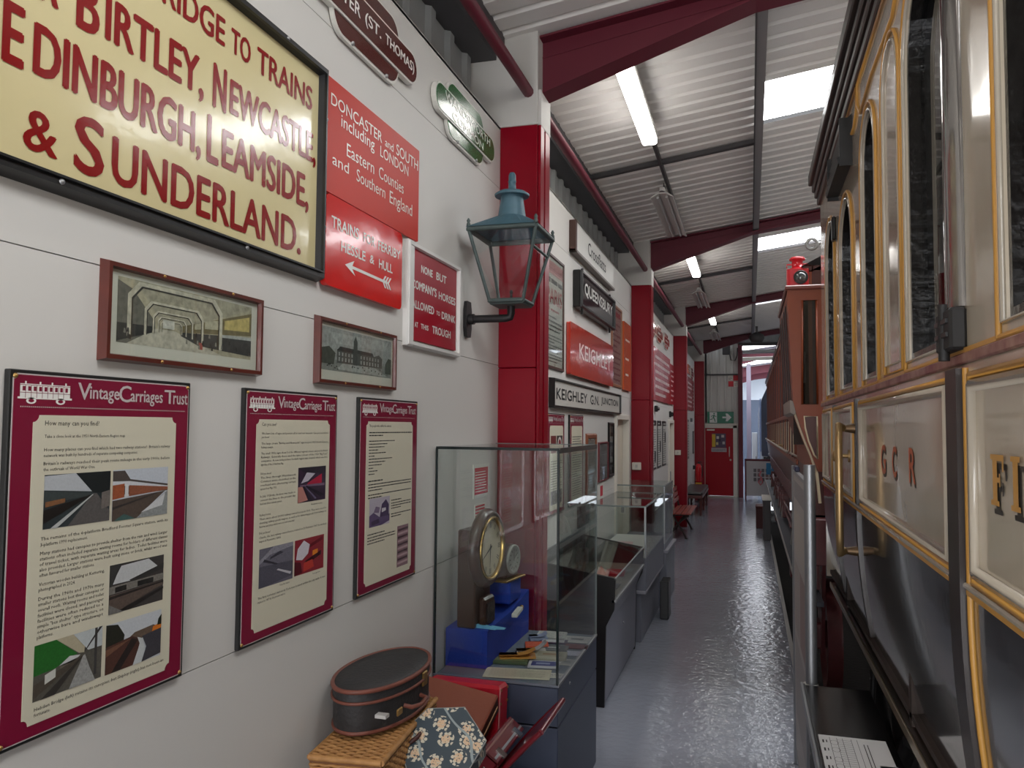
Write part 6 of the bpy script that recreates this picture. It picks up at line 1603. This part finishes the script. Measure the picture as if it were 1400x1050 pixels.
# red lamp on the ducket roof
t = empty('railway_lamp', 'bright red signal lamp with round lens on the lookout of the brown carriage', 'lamp', loc=(.375, 6.86, 3.166))
RL = M('signal_red', (206, 18, 36), .3, coat=.5)
MB().prism(p3(rrect(-.085, .085, -.08, .08, .03), 0), (0, 0, .15), RL).lathe([(.075, .15), (.06, .165), (.045, .17), (.042, .225), (.06, .23), (.064, .24), (.05, .255), (0, .262)], RL, 24).build('body', t)
MB().lathe([(.052, 0), (.056, .03), (.048, .034), (.046, .028)], M('lens_ring', (60, 58, 58), .3, metal=.6), 24).xf(endM(.02, -.08, .075)).build('lens_ring', t)
MB().lathe([(.047, .02), (.035, .038), (.018, .046), (0, .048)], M('lens_glass', (70, 76, 76), .05, coat=1.0), 24).xf(endM(.02, -.08, .075)).build('lens', t)
MB().tube([(-.08, 0, .17), (-.08, 0, .20), (.08, 0, .20), (.08, 0, .17)], .006, RL, 6).build('carry_loop', t)
MB().box(.085, .10, -.03, .03, .03, .12, RL, .004).build('side_bracket', t)
# ================================================================== BLUE-GREY VEHICLE IN THE FAR HALL
SLB_ = M('blue_grey_loco', (44, 54, 78), .4, coat=.2)
t = empty('locomotive', 'blue-grey locomotive seen through the far opening', 'locomotive', loc=(0, 0, 0))
bp_ = [(.35, 1.15), (.30, 2.6), (.36, 3.0), (.52, 3.35), (.8, 3.6), (2.4, 3.6), (2.8, 3.0), (2.85, 1.15)]
MB().prism([(x, 27.2, z) for x, z in bp_], (0, 9, 0), SLB_).build('cab_body', t)
MB().box(.29, .34, 27.16, 27.2, 1.3, 3.0, M('loco_edge_blue', (130, 150, 190), .4)).prism([(x, 27.15, z) for x, z in ((.55, 2.1), (1.2, 2.1), (1.2, 2.9), (.62, 2.9))], (0, .04, 0), MATS['dark_window']).build('front_window', t)
MB().box(.4, 2.8, 27.0, 36, .75, 1.15, BLACK, .02).build('running_plate', t)
MB().cyl((.62, 27.0, 1.0), (.62, 26.6, 1.0), .08, BLACK, n=14).cyl((.62, 26.6, 1.0), (.62, 26.55, 1.0), .2, BLACK, n=20).build('buffer', t)
for y in (28.2, 31, 33.8): wheel(y, .6, .55, .55, M('loco_wheel_grey', (96, 100, 112), .5)).build('wheel', t)
t = empty('tall_cabinet', 'white upright locker standing in the far hall left of the locomotive', 'locker', loc=(.14, 28.6, 0)); MB().box(-.09, .09, -.2, .2, 0, 1.9, M('white_locker', (226, 230, 234), .5), .01).build('cabinet_body', t); MB().box(.03, .05, -.22, -.2, .9, 1.1, DGREY).build('handle', t)

# ================================================================== GROUPS OF REPEATS
GROUPS = {'information_board': 'maroon information boards on the wall', 'leaflet': 'leaflets in the glass cases', 'booklet': 'booklets in the glass cases',
          'fluorescent_light': 'fluorescent lights along the roof', 'cable_trunking': 'light trunking along the roof', 'totem_sign': 'station totem signs on the wall',
          'station_sign': 'railway signs on the wall', 'framed_poster': 'framed posters in the second bay', 'framed_print': 'framed station prints', 'text_panel': 'text panels in the far bays',
          'wall_notice': 'small notices on the wall', 'switch_box': 'switch boxes on the columns', 'square_plate': 'chequered plates on the end wall', 'glass_showcase': 'glass showcases along the wall',
          'display_riser': 'blue display blocks', 'luggage_trunk': 'trunks in the luggage pile', 'suitcase': 'suitcases in the luggage pile', 'railway_carriage': 'carriages on the right hand track'}
TOP = [o for o in SC.objects if o.parent is None and 'label' in o]
for o in TOP:
    k = o.name.split('.')[0]
    if k in GROUPS: o['group'] = GROUPS[k]
